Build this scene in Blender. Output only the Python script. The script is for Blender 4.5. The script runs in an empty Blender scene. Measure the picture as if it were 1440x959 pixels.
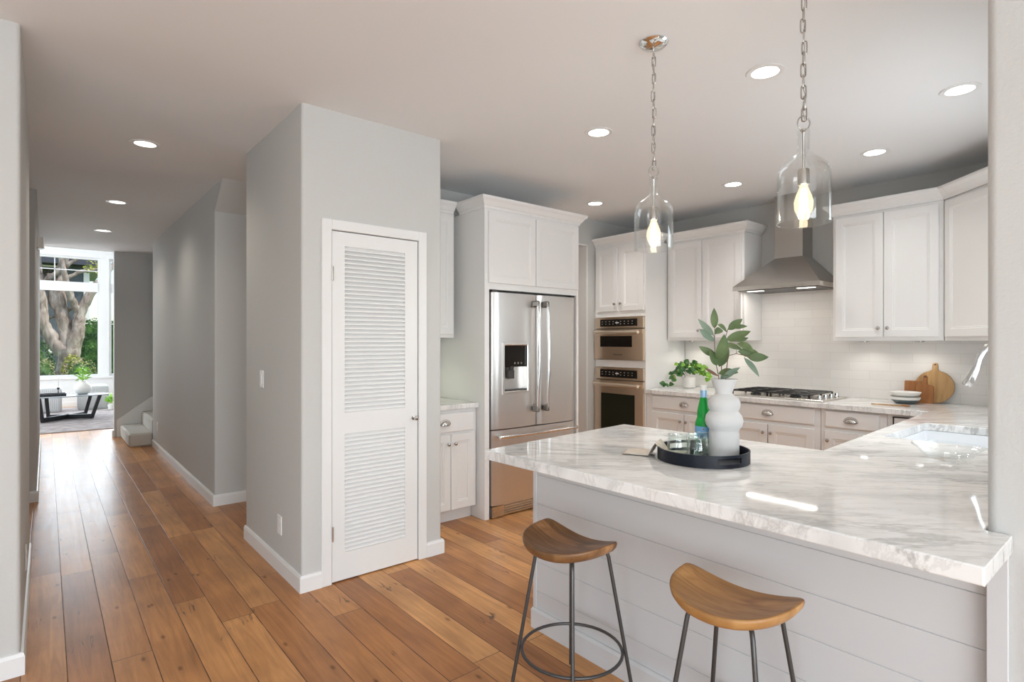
import bpy, bmesh, math, random
from mathutils import Vector, Matrix
from math import sin, cos, pi, radians, sqrt, atan2, tan
random.seed(7)
S = bpy.context.scene
COL = S.collection

# ------------------------------------------------------------------ camera
cam_d = bpy.data.cameras.new('camera'); cam = bpy.data.objects.new('camera', cam_d); COL.objects.link(cam)
cam_d.sensor_width = 36.0; cam_d.lens = 785.0 / 1440.0 * 36.0
cam_d.shift_y = (481.0 - 479.5) / 1440.0
cam_d.clip_start = 0.02; cam_d.clip_end = 300
cam.location = (0, 0, 1.39); cam.rotation_euler = (radians(90), 0, radians(-39.88))
S.camera = cam

# ------------------------------------------------------------------ colour management
S.view_settings.view_transform = 'Standard'; S.view_settings.look = 'None'
S.view_settings.gamma = 1.0; S.view_settings.use_curve_mapping = False
S.view_settings.exposure = 0.16

# ------------------------------------------------------------------ world and sun
w = bpy.data.worlds.new('sky'); S.world = w; w.use_nodes = True
wn = w.node_tree.nodes; wl = w.node_tree.links; wn.clear()
wo = wn.new('ShaderNodeOutputWorld'); wb = wn.new('ShaderNodeBackground'); sky = wn.new('ShaderNodeTexSky')
sky.sky_type = 'NISHITA'; sky.sun_disc = False; sky.sun_elevation = radians(48); sky.sun_rotation = radians(200)
sky.air_density = 1.0; sky.dust_density = 1.5; sky.ozone_density = 1.0
wb.inputs['Strength'].default_value = 0.22
wl.new(sky.outputs[0], wb.inputs['Color']); wl.new(wb.outputs[0], wo.inputs['Surface'])

def sun(name, elev, az, energy, color=(1, .95, .87)):
    d = bpy.data.lights.new(name, 'SUN'); d.energy = energy; d.angle = radians(1.0); d.color = color
    o = bpy.data.objects.new(name, d); COL.objects.link(o)
    v = Vector((cos(elev)*sin(az), cos(elev)*cos(az), sin(elev)))      # towards the sun
    o.rotation_euler = v.to_track_quat('Z', 'Y').to_euler(); return o
sun('sun', radians(50), radians(118), 3.6)

def area(name, loc, target, sx, sy, energy, color=(1, 1, 1), spread=None):
    d = bpy.data.lights.new(name, 'AREA'); d.shape = 'RECTANGLE'; d.size = sx; d.size_y = sy
    d.energy = energy; d.color = color
    if spread: d.spread = spread
    o = bpy.data.objects.new(name, d); COL.objects.link(o); o.location = loc
    v = Vector(target) - Vector(loc)
    o.rotation_euler = v.to_track_quat('-Z', 'Z').to_euler(); return o
DAY = (0.83, 0.925, 1.0)
CEIL_FILL = (0.84, 0.93, 1.0)  # tint of the added upward fill lamps
area('daylight_family_back', (-1.0, -3.42, 1.30), (-1.0, 5, 1.30), 4.0, 2.3, 22, DAY)
area('daylight_family_left', (-3.38, -0.9, 1.45), (5, -0.9, 1.45), 3.0, 1.8, 5, DAY)
area('ceiling_fill_back', (-1.0, -3.40, 1.10), (-0.4, -1.0, 2.72), 4.0, 1.6, 160, CEIL_FILL)  # added lamp aimed upward to brighten the ceiling
area('ceiling_fill_left', (-3.36, -0.9, 1.30), (-0.8, -0.4, 2.72), 3.0, 1.2, 34, CEIL_FILL)  # second added upward lamp for the ceiling, from the left
area('daylight_sink_window', (3.55, 0.335, 1.62), (3.55, 5, 1.62), 1.20, 1.0, 10, DAY)
area('ceiling_fill_sink', (3.55, 0.34, 1.5), (3.3, 2.0, 2.72), 1.20, .8, 2.5, CEIL_FILL)  # weak added upward lamp, lifts the kitchen ceiling
area('daylight_living_window', (0.6, 15.15, 1.9), (0.6, 5, 1.0), 4.6, 2.5, 205, DAY)
area('living_side_fill', (-2.85, 12.7, 1.7), (5, 12.7, 1.4), 3.2, 2.2, 130, DAY)  # added fill before a windowless wall, brightens living room and hall
area('side_room_fill', (-2.35, 5.5, 1.5), (3, 5.9, 1.5), 1.5, 1.5, 5, DAY)  # added fill, brightens the hall through the side opening
area('warm_light_dining', (6.4, 4.8, 1.4), (0, 4.8, 1.2), 0.9, 1.8, 22, (1, .88, .74))  # warm area lamp in front of a windowless wall

# ------------------------------------------------------------------ materials
def newmat(name):
    m = bpy.data.materials.new(name); m.use_nodes = True
    n = m.node_tree.nodes; l = m.node_tree.links
    return m, n, l, n['Principled BSDF']
def setin(b, **k):
    for a, v in k.items():
        b.inputs[a.replace('_', ' ')].default_value = v
def c4(c): return (c[0], c[1], c[2], 1)
def plain(name, col, rough=.5, metal=0, bump=0, bscale=200, spec=None, var=.0, vscale=6, stretch=(1,1,1)):
    m, n, l, b = newmat(name)
    setin(b, Base_Color=c4(col), Roughness=rough, Metallic=metal)
    if spec is not None: b.inputs['Specular IOR Level'].default_value = spec
    tc = n.new('ShaderNodeTexCoord')
    if var:
        mp = n.new('ShaderNodeMapping'); mp.inputs['Scale'].default_value = stretch; l.new(tc.outputs['Object'], mp.inputs[0])
        t = n.new('ShaderNodeTexNoise'); t.inputs['Scale'].default_value = vscale; t.inputs['Detail'].default_value = 5
        l.new(mp.outputs[0], t.inputs['Vector'])
        r = n.new('ShaderNodeValToRGB')
        r.color_ramp.elements[0].position = .3; r.color_ramp.elements[1].position = .7
        r.color_ramp.elements[0].color = c4([max(0, x*(1-var)) for x in col]); r.color_ramp.elements[1].color = c4([min(1, x*(1+var)) for x in col])
        l.new(t.outputs['Fac'], r.inputs[0]); l.new(r.outputs[0], b.inputs['Base Color'])
    if bump:
        t2 = n.new('ShaderNodeTexNoise'); t2.inputs['Scale'].default_value = bscale; t2.inputs['Detail'].default_value = 3
        l.new(tc.outputs['Object'], t2.inputs['Vector'])
        bp = n.new('ShaderNodeBump'); bp.inputs['Strength'].default_value = bump; bp.inputs['Distance'].default_value = .004
        l.new(t2.outputs['Fac'], bp.inputs['Height']); l.new(bp.outputs[0], b.inputs['Normal'])
    return m
def emis(name, col, strength):
    m, n, l, b = newmat(name)
    b.inputs['Base Color'].default_value = c4(col); b.inputs['Emission Color'].default_value = c4(col); b.inputs['Emission Strength'].default_value = strength
    return m
def thin_glass(name, tint=(1, 1, 1), edge=.55, base=.03, rough=.0):
    m, n, l, b = newmat(name); n.remove(b)
    tr = n.new('ShaderNodeBsdfTransparent'); tr.inputs[0].default_value = c4(tint)
    gl = n.new('ShaderNodeBsdfGlossy'); gl.inputs['Roughness'].default_value = rough; gl.inputs['Color'].default_value = (.95, .97, .97, 1)
    lw = n.new('ShaderNodeLayerWeight'); lw.inputs['Blend'].default_value = .35
    mr = n.new('ShaderNodeMapRange'); mr.inputs['To Min'].default_value = base; mr.inputs['To Max'].default_value = edge
    pw = n.new('ShaderNodeMath'); pw.operation = 'POWER'; pw.inputs[1].default_value = 2.0
    l.new(lw.outputs['Facing'], pw.inputs[0]); l.new(pw.outputs[0], mr.inputs['Value'])
    mx = n.new('ShaderNodeMixShader'); l.new(mr.outputs[0], mx.inputs[0]); l.new(tr.outputs[0], mx.inputs[1]); l.new(gl.outputs[0], mx.inputs[2])
    l.new(mx.outputs[0], n['Material Output'].inputs['Surface'])
    return m

M = {}
M['wall'] = plain('wall_paint', (.605, .605, .588), .75, bump=.3, bscale=110)
M['ceil'] = plain('ceiling_paint', (.86, .868, .872), .85, bump=.05, bscale=120)
M['trim'] = plain('trim_paint', (.84, .84, .83), .4)
M['cab'] = plain('cabinet_paint', (.86, .85, .835), .35)
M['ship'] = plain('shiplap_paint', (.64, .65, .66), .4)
M['metalbrush'] = None
M['chrome'] = plain('chrome', (.80, .80, .80), .08, 1)
M['nickel'] = plain('nickel', (.55, .53, .50), .25, 1)
M['bracket'] = plain('dark_nickel', (.22, .205, .19), .35, 1)
M['iron'] = plain('dark_steel', (.095, .093, .092), .38, .6)
M['black'] = plain('black_enamel', (.012, .012, .013), .25)
M['handlewarm'] = plain('oven_handle_steel', (.97, .90, .80), .38, 1)
M['blackglass'] = plain('black_glass', (.012, .009, .007), .06)
M['ovenglass'] = plain('oven_glass', (.020, .022, .012), .08)
M['tray'] = plain('tray_lacquer', (.006, .009, .017), .42, spec=.3)
M['ceramic'] = plain('white_ceramic', (.66, .655, .645), .75, bump=.25, bscale=260)
M['glazed'] = plain('glazed_ceramic', (.82, .80, .76), .3)
M['sink'] = plain('sink_fireclay', (.84, .86, .88), .2)
M['bowlgrey'] = plain('grey_glaze', (.10, .12, .13), .35)
M['plate'] = plain('switch_plastic', (.86, .86, .85), .35)
M['dark'] = plain('dark_gap', (.02, .02, .02), .6)
M['glass'] = thin_glass('clear_glass', (.985, .99, .99), .80, .035)
M['glassgreen'] = thin_glass('tumbler_glass', (.955, .985, .975), .75, .06)
M['bowlglass'] = thin_glass('bowl_glass', (.985, .99, .99), .45, .015)
M['window'] = thin_glass('window_glass', (.97, .985, .98), .12, .003)
M['bulb'] = emis('bulb_glow', (1.0, .86, .62), 14)
mb_, nb_, lb_, bb_ = newmat('bulb_glass'); nb_.remove(bb_)
e_ = nb_.new('ShaderNodeEmission'); e_.inputs['Color'].default_value = (1, .80, .50, 1); e_.inputs['Strength'].default_value = 2.2
t_ = nb_.new('ShaderNodeBsdfTransparent'); x_ = nb_.new('ShaderNodeMixShader'); x_.inputs[0].default_value = .30
lb_.new(t_.outputs[0], x_.inputs[1]); lb_.new(e_.outputs[0], x_.inputs[2]); lb_.new(x_.outputs[0], nb_['Material Output'].inputs['Surface']); M['bulbglass'] = mb_
M['lamp'] = emis('downlight_glow', (1.0, .97, .92), 7)
M['lampwarm'] = emis('hall_downlight_glow', (1.0, .93, .82), 2.6)
M['linen'] = plain('linen', (.62, .55, .47), .9, bump=.4, bscale=500, var=.08, vscale=40)
M['stem'] = plain('stem_bark', (.17, .09, .06), .7)
M['carpet'] = plain('stair_carpet', (.62, .59, .54), 1, bump=.7, bscale=350, var=.06, vscale=60)
M['tan'] = plain('dining_wall_paint', (.62, .53, .43), .8)
M['black_wood'] = plain('black_wood', (.012, .013, .018), .4)
M['boucle'] = plain('ottoman_fabric', (.56, .56, .56), .95, bump=.6, bscale=90)
M['grass'] = plain('lawn', (.16, .30, .06), .9, var=.3, vscale=9)
M['siding_white'] = plain('neighbour_trim', (.8, .8, .78), .6)

def leafmat(name, a, b_, rough=.45, scale=30):
    m, n, l, b = newmat(name)
    tc = n.new('ShaderNodeTexCoord'); t = n.new('ShaderNodeTexNoise'); t.inputs['Scale'].default_value = scale
    l.new(tc.outputs['Object'], t.inputs['Vector'])
    r = n.new('ShaderNodeValToRGB'); r.color_ramp.elements[0].position = .35; r.color_ramp.elements[1].position = .65
    r.color_ramp.elements[0].color = c4(a); r.color_ramp.elements[1].color = c4(b_)
    l.new(t.outputs['Fac'], r.inputs[0]); l.new(r.outputs[0], b.inputs['Base Color']); b.inputs['Roughness'].default_value = rough
    return m
M['leaf'] = leafmat('eucalyptus_leaf', (.075, .125, .045), (.14, .20, .08), .55, 12)
M['leafgrey'] = leafmat('eucalyptus_leaf_grey', (.16, .23, .17), (.22, .29, .21), .6, 12)
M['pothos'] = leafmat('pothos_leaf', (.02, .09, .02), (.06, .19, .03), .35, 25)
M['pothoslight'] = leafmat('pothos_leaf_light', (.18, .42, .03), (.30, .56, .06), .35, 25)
M['hedge'] = leafmat('hedge_leaf', (.025, .075, .018), (.09, .20, .04), .6, 3)
M['flower'] = leafmat('flower_bed_leaf', (.22, .30, .08), (.55, .42, .30), .7, 5)
M['yellowleaf'] = leafmat('yellow_leaf', (.40, .42, .06), (.55, .55, .12), .6, 5)

def steel(name, col, rough=.28, axis='Z', amp=.05, bump=.04):
    m, n, l, b = newmat(name)
    setin(b, Base_Color=c4(col), Metallic=1.0, Roughness=rough)
    tc = n.new('ShaderNodeTexCoord'); mp = n.new('ShaderNodeMapping')
    sc = {'Z': (260, 260, 1.2), 'X': (1.2, 260, 260), 'Y': (260, 1.2, 260)}[axis]
    mp.inputs['Scale'].default_value = sc; l.new(tc.outputs['Object'], mp.inputs[0])
    t = n.new('ShaderNodeTexNoise'); t.inputs['Scale'].default_value = 1; t.inputs['Detail'].default_value = 2
    l.new(mp.outputs[0], t.inputs['Vector'])
    mr = n.new('ShaderNodeMapRange'); mr.inputs['To Min'].default_value = rough-amp; mr.inputs['To Max'].default_value = rough+amp
    l.new(t.outputs['Fac'], mr.inputs['Value']); l.new(mr.outputs[0], b.inputs['Roughness'])
    bp = n.new('ShaderNodeBump'); bp.inputs['Strength'].default_value = bump; bp.inputs['Distance'].default_value = .001
    l.new(t.outputs['Fac'], bp.inputs['Height']); l.new(bp.outputs[0], b.inputs['Normal'])
    return m
M['steel'] = steel('stainless_steel', (.74, .725, .71), .33)
M['steelh'] = steel('stainless_steel_horizontal', (.70, .66, .60), .26, 'X')
M['steelwarm'] = steel('oven_stainless', (.76, .62, .49), .30, 'X', .015, .01)
M['steelhood'] = steel('hood_stainless', (.50, .475, .445), .30, 'Z')

def marble(name):
    m, n, l, b = newmat(name)
    setin(b, Roughness=.045); b.inputs['Specular IOR Level'].default_value = .62
    tc = n.new('ShaderNodeTexCoord')
    rt = n.new('ShaderNodeMapping'); rt.inputs['Rotation'].default_value = (0, 0, radians(46)); l.new(tc.outputs['Object'], rt.inputs[0])
    mp = n.new('ShaderNodeMapping'); mp.inputs['Scale'].default_value = (1.0, 4.0, 1.6); l.new(rt.outputs[0], mp.inputs[0])
    def veins(scale, dist, lo, hi, col, seed):
        ms = n.new('ShaderNodeMapping'); ms.inputs['Location'].default_value = (seed, seed*.7, seed*.3); l.new(mp.outputs[0], ms.inputs[0])
        t = n.new('ShaderNodeTexNoise'); t.inputs['Scale'].default_value = scale; t.inputs['Detail'].default_value = 7
        t.inputs['Roughness'].default_value = .62; t.inputs['Distortion'].default_value = dist
        l.new(ms.outputs[0], t.inputs['Vector'])
        a = n.new('ShaderNodeMath'); a.operation = 'SUBTRACT'; a.inputs[1].default_value = .5; l.new(t.outputs['Fac'], a.inputs[0])
        ab = n.new('ShaderNodeMath'); ab.operation = 'ABSOLUTE'; l.new(a.outputs[0], ab.inputs[0])
        r = n.new('ShaderNodeValToRGB'); r.color_ramp.elements[0].position = lo; r.color_ramp.elements[1].position = hi
        r.color_ramp.elements[0].color = c4(col); r.color_ramp.elements[1].color = (1, 1, 1, 1)
        l.new(ab.outputs[0], r.inputs[0]); return r
    v1 = veins(1.5, .35, 0.0, .030, (.66, .66, .655), 3.1)
    v2 = veins(3.6, .4, 0.0, .035, (.84, .835, .83), 11.7)
    cl = n.new('ShaderNodeTexNoise'); cl.inputs['Scale'].default_value = 1.8; cl.inputs['Detail'].default_value = 6; l.new(mp.outputs[0], cl.inputs['Vector'])
    cr = n.new('ShaderNodeValToRGB'); cr.color_ramp.elements[0].position = .30; cr.color_ramp.elements[1].position = .52
    cr.color_ramp.elements[0].color = (.68, .68, .675, 1); cr.color_ramp.elements[1].color = (.87, .865, .85, 1); l.new(cl.outputs['Fac'], cr.inputs[0])
    # veins only in some zones
    zn = n.new('ShaderNodeTexNoise'); zn.inputs['Scale'].default_value = 1.3; zn.inputs['Detail'].default_value = 2; l.new(tc.outputs['Object'], zn.inputs['Vector'])
    zr = n.new('ShaderNodeMapRange'); zr.inputs['From Min'].default_value = .38; zr.inputs['From Max'].default_value = .58; l.new(zn.outputs['Fac'], zr.inputs['Value'])
    m1 = n.new('ShaderNodeMix'); m1.data_type = 'RGBA'; m1.blend_type = 'MULTIPLY'; l.new(zr.outputs[0], m1.inputs['Factor']); l.new(cr.outputs[0], m1.inputs['A']); l.new(v1.outputs[0], m1.inputs['B'])
    m2 = n.new('ShaderNodeMix'); m2.data_type = 'RGBA'; m2.blend_type = 'MULTIPLY'; m2.inputs['Factor'].default_value = .9; l.new(m1.outputs['Result'], m2.inputs['A']); l.new(v2.outputs[0], m2.inputs['B'])
    l.new(m2.outputs['Result'], b.inputs['Base Color'])
    return m
M['marble'] = marble('carrara_marble')

def planks(name):
    m, n, l, b = newmat(name)
    geo = n.new('ShaderNodeNewGeometry'); sep = n.new('ShaderNodeSeparateXYZ'); l.new(geo.outputs['Position'], sep.inputs[0])
    def mth(op, a, c=None, d=None):
        q = n.new('ShaderNodeMath'); q.operation = op
        for i, v in enumerate((a, c, d)):
            if v is None: continue
            if isinstance(v, (int, float)): q.inputs[i].default_value = v
            else: l.new(v, q.inputs[i])
        return q.outputs[0]
    W = .150
    xs = mth('DIVIDE', mth('SUBTRACT', sep.outputs['X'], .07), W)
    col = mth('FLOOR', xs); fx = mth('FRACT', xs)
    wn1 = n.new('ShaderNodeTexWhiteNoise'); wn1.noise_dimensions = '1D'; l.new(col, wn1.inputs['W'])
    ys = mth('ADD', mth('DIVIDE', sep.outputs['Y'], 1.55), mth('MULTIPLY', wn1.outputs['Value'], 7.3))
    row = mth('FLOOR', ys); fy = mth('FRACT', ys)
    cmb = n.new('ShaderNodeCombineXYZ'); l.new(col, cmb.inputs[0]); l.new(row, cmb.inputs[1])
    wn2 = n.new('ShaderNodeTexWhiteNoise'); wn2.noise_dimensions = '2D'; l.new(cmb.outputs[0], wn2.inputs['Vector'])
    # seams
    ex = mth('MULTIPLY', mth('MINIMUM', fx, mth('SUBTRACT', 1.0, fx)), W)
    ey = mth('MULTIPLY', mth('MINIMUM', fy, mth('SUBTRACT', 1.0, fy)), 1.55)
    e = mth('MINIMUM', ex, ey)
    wob = n.new('ShaderNodeTexNoise'); wob.inputs['Scale'].default_value = 9; l.new(geo.outputs['Position'], wob.inputs['Vector'])
    e2 = mth('SUBTRACT', e, mth('MULTIPLY', mth('SUBTRACT', wob.outputs['Fac'], .45), .0022))
    seam = n.new('ShaderNodeMapRange'); seam.inputs['From Min'].default_value = .0006; seam.inputs['From Max'].default_value = .0024; l.new(e2, seam.inputs['Value'])
    # grain
    off = n.new('ShaderNodeVectorMath'); off.operation = 'MULTIPLY_ADD'; l.new(wn2.outputs['Color'], off.inputs[0]); off.inputs[1].default_value = (9, 9, 9); l.new(geo.outputs['Position'], off.inputs[2])
    mp = n.new('ShaderNodeMapping'); mp.inputs['Scale'].default_value = (26, 1.7, 1); l.new(off.outputs[0], mp.inputs[0])
    g = n.new('ShaderNodeTexNoise'); g.inputs['Scale'].default_value = 1; g.inputs['Detail'].default_value = 7; g.inputs['Roughness'].default_value = .6; g.inputs['Distortion'].default_value = 1.1; l.new(mp.outputs[0], g.inputs['Vector'])
    base = n.new('ShaderNodeValToRGB'); cr = base.color_ramp
    cr.elements[0].position = 0; cr.elements[0].color = (.44, .200, .082, 1)
    cr.elements[1].position = 1; cr.elements[1].color = (.73, .395, .170, 1)
    for p, c in ((.3, (.53, .252, .102, 1)), (.6, (.61, .305, .126, 1)), (.8, (.68, .355, .150, 1))):
        q = cr.elements.new(p); q.color = c
    l.new(wn2.outputs['Value'], base.inputs[0])
    gr = n.new('ShaderNodeValToRGB'); gr.color_ramp.elements[0].position = .28; gr.color_ramp.elements[0].color = (.66, .60, .55, 1); gr.color_ramp.elements[1].position = .68; gr.color_ramp.elements[1].color = (1.12, 1.1, 1.06, 1)
    l.new(g.outputs['Fac'], gr.inputs[0])
    mx = n.new('ShaderNodeMix'); mx.data_type = 'RGBA'; mx.blend_type = 'MULTIPLY'; mx.inputs['Factor'].default_value = .85
    l.new(base.outputs[0], mx.inputs['A']); l.new(gr.outputs[0], mx.inputs['B'])
    # broad colour drift
    dn = n.new('ShaderNodeTexNoise'); dn.inputs['Scale'].default_value = 2.6; dn.inputs['Detail'].default_value = 3; l.new(off.outputs[0], dn.inputs['Vector'])
    dr = n.new('ShaderNodeValToRGB'); dr.color_ramp.elements[0].position = .3; dr.color_ramp.elements[0].color = (.78, .76, .76, 1); dr.color_ramp.elements[1].position = .7; dr.color_ramp.elements[1].color = (1.1, 1.08, 1.02, 1); l.new(dn.outputs['Fac'], dr.inputs[0])
    mxd = n.new('ShaderNodeMix'); mxd.data_type = 'RGBA'; mxd.blend_type = 'MULTIPLY'; mxd.inputs['Factor'].default_value = 1; l.new(mx.outputs['Result'], mxd.inputs['A']); l.new(dr.outputs[0], mxd.inputs['B'])
    # knots
    vm = n.new('ShaderNodeMapping'); vm.inputs['Scale'].default_value = (3.6, 1.5, 1); l.new(off.outputs[0], vm.inputs[0])
    vo = n.new('ShaderNodeTexVoronoi'); vo.voronoi_dimensions = '2D'; vo.inputs['Scale'].default_value = 1.15; l.new(vm.outputs[0], vo.inputs['Vector'])
    kr = n.new('ShaderNodeValToRGB'); kr.color_ramp.elements[0].position = .012; kr.color_ramp.elements[0].color = (.25, .19, .15, 1); kr.color_ramp.elements[1].position = .050; kr.color_ramp.elements[1].color = (1, 1, 1, 1)
    l.new(vo.outputs['Distance'], kr.inputs[0])
    mk = n.new('ShaderNodeMix'); mk.data_type = 'RGBA'; mk.blend_type = 'MULTIPLY'; mk.inputs['Factor'].default_value = .7; l.new(mxd.outputs['Result'], mk.inputs['A']); l.new(kr.outputs[0], mk.inputs['B'])
    # dark cracks
    cm = n.new('ShaderNodeMapping'); cm.inputs['Scale'].default_value = (11, 1.3, 1); l.new(off.outputs[0], cm.inputs[0])
    ck = n.new('ShaderNodeTexNoise'); ck.inputs['Scale'].default_value = 1.1; ck.inputs['Detail'].default_value = 4; ck.inputs['Distortion'].default_value = .6; l.new(cm.outputs[0], ck.inputs['Vector'])
    cab = mth('ABSOLUTE', mth('SUBTRACT', ck.outputs['Fac'], .5))
    zn = n.new('ShaderNodeTexNoise'); zn.inputs['Scale'].default_value = 4.3; l.new(geo.outputs['Position'], zn.inputs['Vector'])
    gate = n.new('ShaderNodeMapRange'); gate.inputs['From Min'].default_value = .62; gate.inputs['From Max'].default_value = .67; l.new(zn.outputs['Fac'], gate.inputs['Value'])
    crk = n.new('ShaderNodeMapRange'); crk.inputs['From Min'].default_value = .012; crk.inputs['From Max'].default_value = .002; l.new(cab, crk.inputs['Value'])
    cf = mth('MULTIPLY', mth('MULTIPLY', gate.outputs[0], crk.outputs[0]), .8)
    mc = n.new('ShaderNodeMix'); mc.data_type = 'RGBA'; mc.inputs['B'].default_value = (.05, .035, .025, 1); l.new(cf, mc.inputs['Factor']); l.new(mk.outputs['Result'], mc.inputs['A'])
    ms = n.new('ShaderNodeMix'); ms.data_type = 'RGBA'; ms.inputs['A'].default_value = (.06, .028, .012, 1); l.new(seam.outputs[0], ms.inputs['Factor']); l.new(mc.outputs['Result'], ms.inputs['B'])
    l.new(ms.outputs['Result'], b.inputs['Base Color'])
    rr = n.new('ShaderNodeMapRange'); rr.inputs['To Min'].default_value = .24; rr.inputs['To Max'].default_value = .38; l.new(g.outputs['Fac'], rr.inputs['Value']); l.new(rr.outputs[0], b.inputs['Roughness'])
    b.inputs['Specular IOR Level'].default_value = .24
    h = mth('ADD', mth('MULTIPLY', seam.outputs[0], 1.0), mth('MULTIPLY', g.outputs['Fac'], .25))
    bp = n.new('ShaderNodeBump'); bp.inputs['Strength'].default_value = .35; bp.inputs['Distance'].default_value = .0016; l.new(h, bp.inputs['Height']); l.new(bp.outputs[0], b.inputs['Normal'])
    return m
M['floor'] = planks('oak_plank_floor')

def tile(name, axis):
    m, n, l, b = newmat(name); setin(b, Roughness=.16)
    geo = n.new('ShaderNodeNewGeometry'); sep = n.new('ShaderNodeSeparateXYZ'); l.new(geo.outputs['Position'], sep.inputs[0])
    cmb = n.new('ShaderNodeCombineXYZ'); l.new(sep.outputs[axis], cmb.inputs[0]); 
    ad = n.new('ShaderNodeMath'); ad.operation = 'SUBTRACT'; ad.inputs[1].default_value = .918; l.new(sep.outputs['Z'], ad.inputs[0]); l.new(ad.outputs[0], cmb.inputs[1])
    br = n.new('ShaderNodeTexBrick'); br.offset = .5; br.inputs['Scale'].default_value = 1; br.inputs['Brick Width'].default_value = .305; br.inputs['Row Height'].default_value = .0765
    br.inputs['Mortar Size'].default_value = .0016; br.inputs['Mortar Smooth'].default_value = .3
    br.inputs['Color1'].default_value = (.84, .82, .79, 1); br.inputs['Color2'].default_value = (.80, .78, .755, 1); br.inputs['Mortar'].default_value = (.72, .69, .66, 1)
    l.new(cmb.outputs[0], br.inputs['Vector']); l.new(br.outputs['Color'], b.inputs['Base Color'])
    bp = n.new('ShaderNodeBump'); bp.inputs['Strength'].default_value = .3; bp.inputs['Distance'].default_value = -.002; l.new(br.outputs['Fac'], bp.inputs['Height']); l.new(bp.outputs[0], b.inputs['Normal'])
    return m
M['tileY'] = tile('subway_tile', 'Y'); M['tileX'] = tile('subway_tile_nook', 'X')

def wood(name, cols, scale=(1, 1, 1), board=None, rough=.42, rot=0, wave=3.0):
    m, n, l, b = newmat(name); setin(b, Roughness=rough)
    tc = n.new('ShaderNodeTexCoord'); mp = n.new('ShaderNodeMapping'); mp.inputs['Scale'].default_value = scale; mp.inputs['Rotation'].default_value = (0, 0, rot); l.new(tc.outputs['Object'], mp.inputs[0])
    g = n.new('ShaderNodeTexNoise'); g.inputs['Scale'].default_value = wave; g.inputs['Detail'].default_value = 6; g.inputs['Distortion'].default_value = .8; l.new(mp.outputs[0], g.inputs['Vector'])
    r = n.new('ShaderNodeValToRGB')
    r.color_ramp.elements[0].position = .3; r.color_ramp.elements[1].position = .7
    r.color_ramp.elements[0].color = c4(cols[0]); r.color_ramp.elements[1].color = c4(cols[-1])
    if len(cols) > 2: q = r.color_ramp.elements.new(.5); q.color = c4(cols[1])
    l.new(g.outputs['Fac'], r.inputs[0]); out = r.outputs[0]
    if board:
        ax, wd, lo, hi = board
        sp = n.new('ShaderNodeSeparateXYZ'); l.new(tc.outputs['Object'], sp.inputs[0])
        d = n.new('ShaderNodeMath'); d.operation = 'DIVIDE'; d.inputs[1].default_value = wd; l.new(sp.outputs[ax], d.inputs[0])
        f = n.new('ShaderNodeMath'); f.operation = 'FLOOR'; l.new(d.outputs[0], f.inputs[0])
        wn_ = n.new('ShaderNodeTexWhiteNoise'); wn_.noise_dimensions = '1D'; l.new(f.outputs[0], wn_.inputs['W'])
        mr = n.new('ShaderNodeMapRange'); mr.inputs['To Min'].default_value = lo; mr.inputs['To Max'].default_value = hi; l.new(wn_.outputs['Value'], mr.inputs['Value'])
        mm = n.new('ShaderNodeMix'); mm.data_type = 'RGBA'; mm.blend_type = 'MULTIPLY'; mm.inputs['Factor'].default_value = 1
        l.new(out, mm.inputs['A']); cb = n.new('ShaderNodeCombineColor')
        for i in range(3): l.new(mr.outputs[0], cb.inputs[i])
        l.new(cb.outputs[0], mm.inputs['B']); out = mm.outputs['Result']
    l.new(out, b.inputs['Base Color'])
    return m
M['seatdark'] = wood('walnut_seat', [(.17, .075, .028), (.32, .155, .062), (.46, .245, .105)], (9, 1.6, 4), ('X', .055, .62, 1.35), .36)
M['seatlight'] = wood('teak_seat', [(.34, .155, .048), (.52, .265, .09), (.62, .35, .135)], (9, 1.6, 4), ('X', .07, .82, 1.15), .38)
M['board'] = wood('light_board', [(.44, .24, .09), (.60, .37, .16)], (1, 9, 1.5), ('Y', .05, .78, 1.12), .5)
M['boarddark'] = wood('dark_board', [(.27, .095, .025), (.36, .15, .045)], (1, 9, 1.5), None, .5)
M['bark'] = wood('tree_bark', [(.17, .13, .11), (.36, .29, .25), (.56, .50, .45)], (3, 3, 1.2), None, .9, wave=3)
M['siding'] = plain('grey_siding', (.085, .10, .118), .8, var=.15, vscale=4, stretch=(1, 1, 14))
M['rug'] = plain('faded_rug', (.33, .285, .28), 1, var=.35, vscale=7)
M['tableglass'] = plain('smoked_glass_top', (.30, .33, .36), .06)

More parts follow.
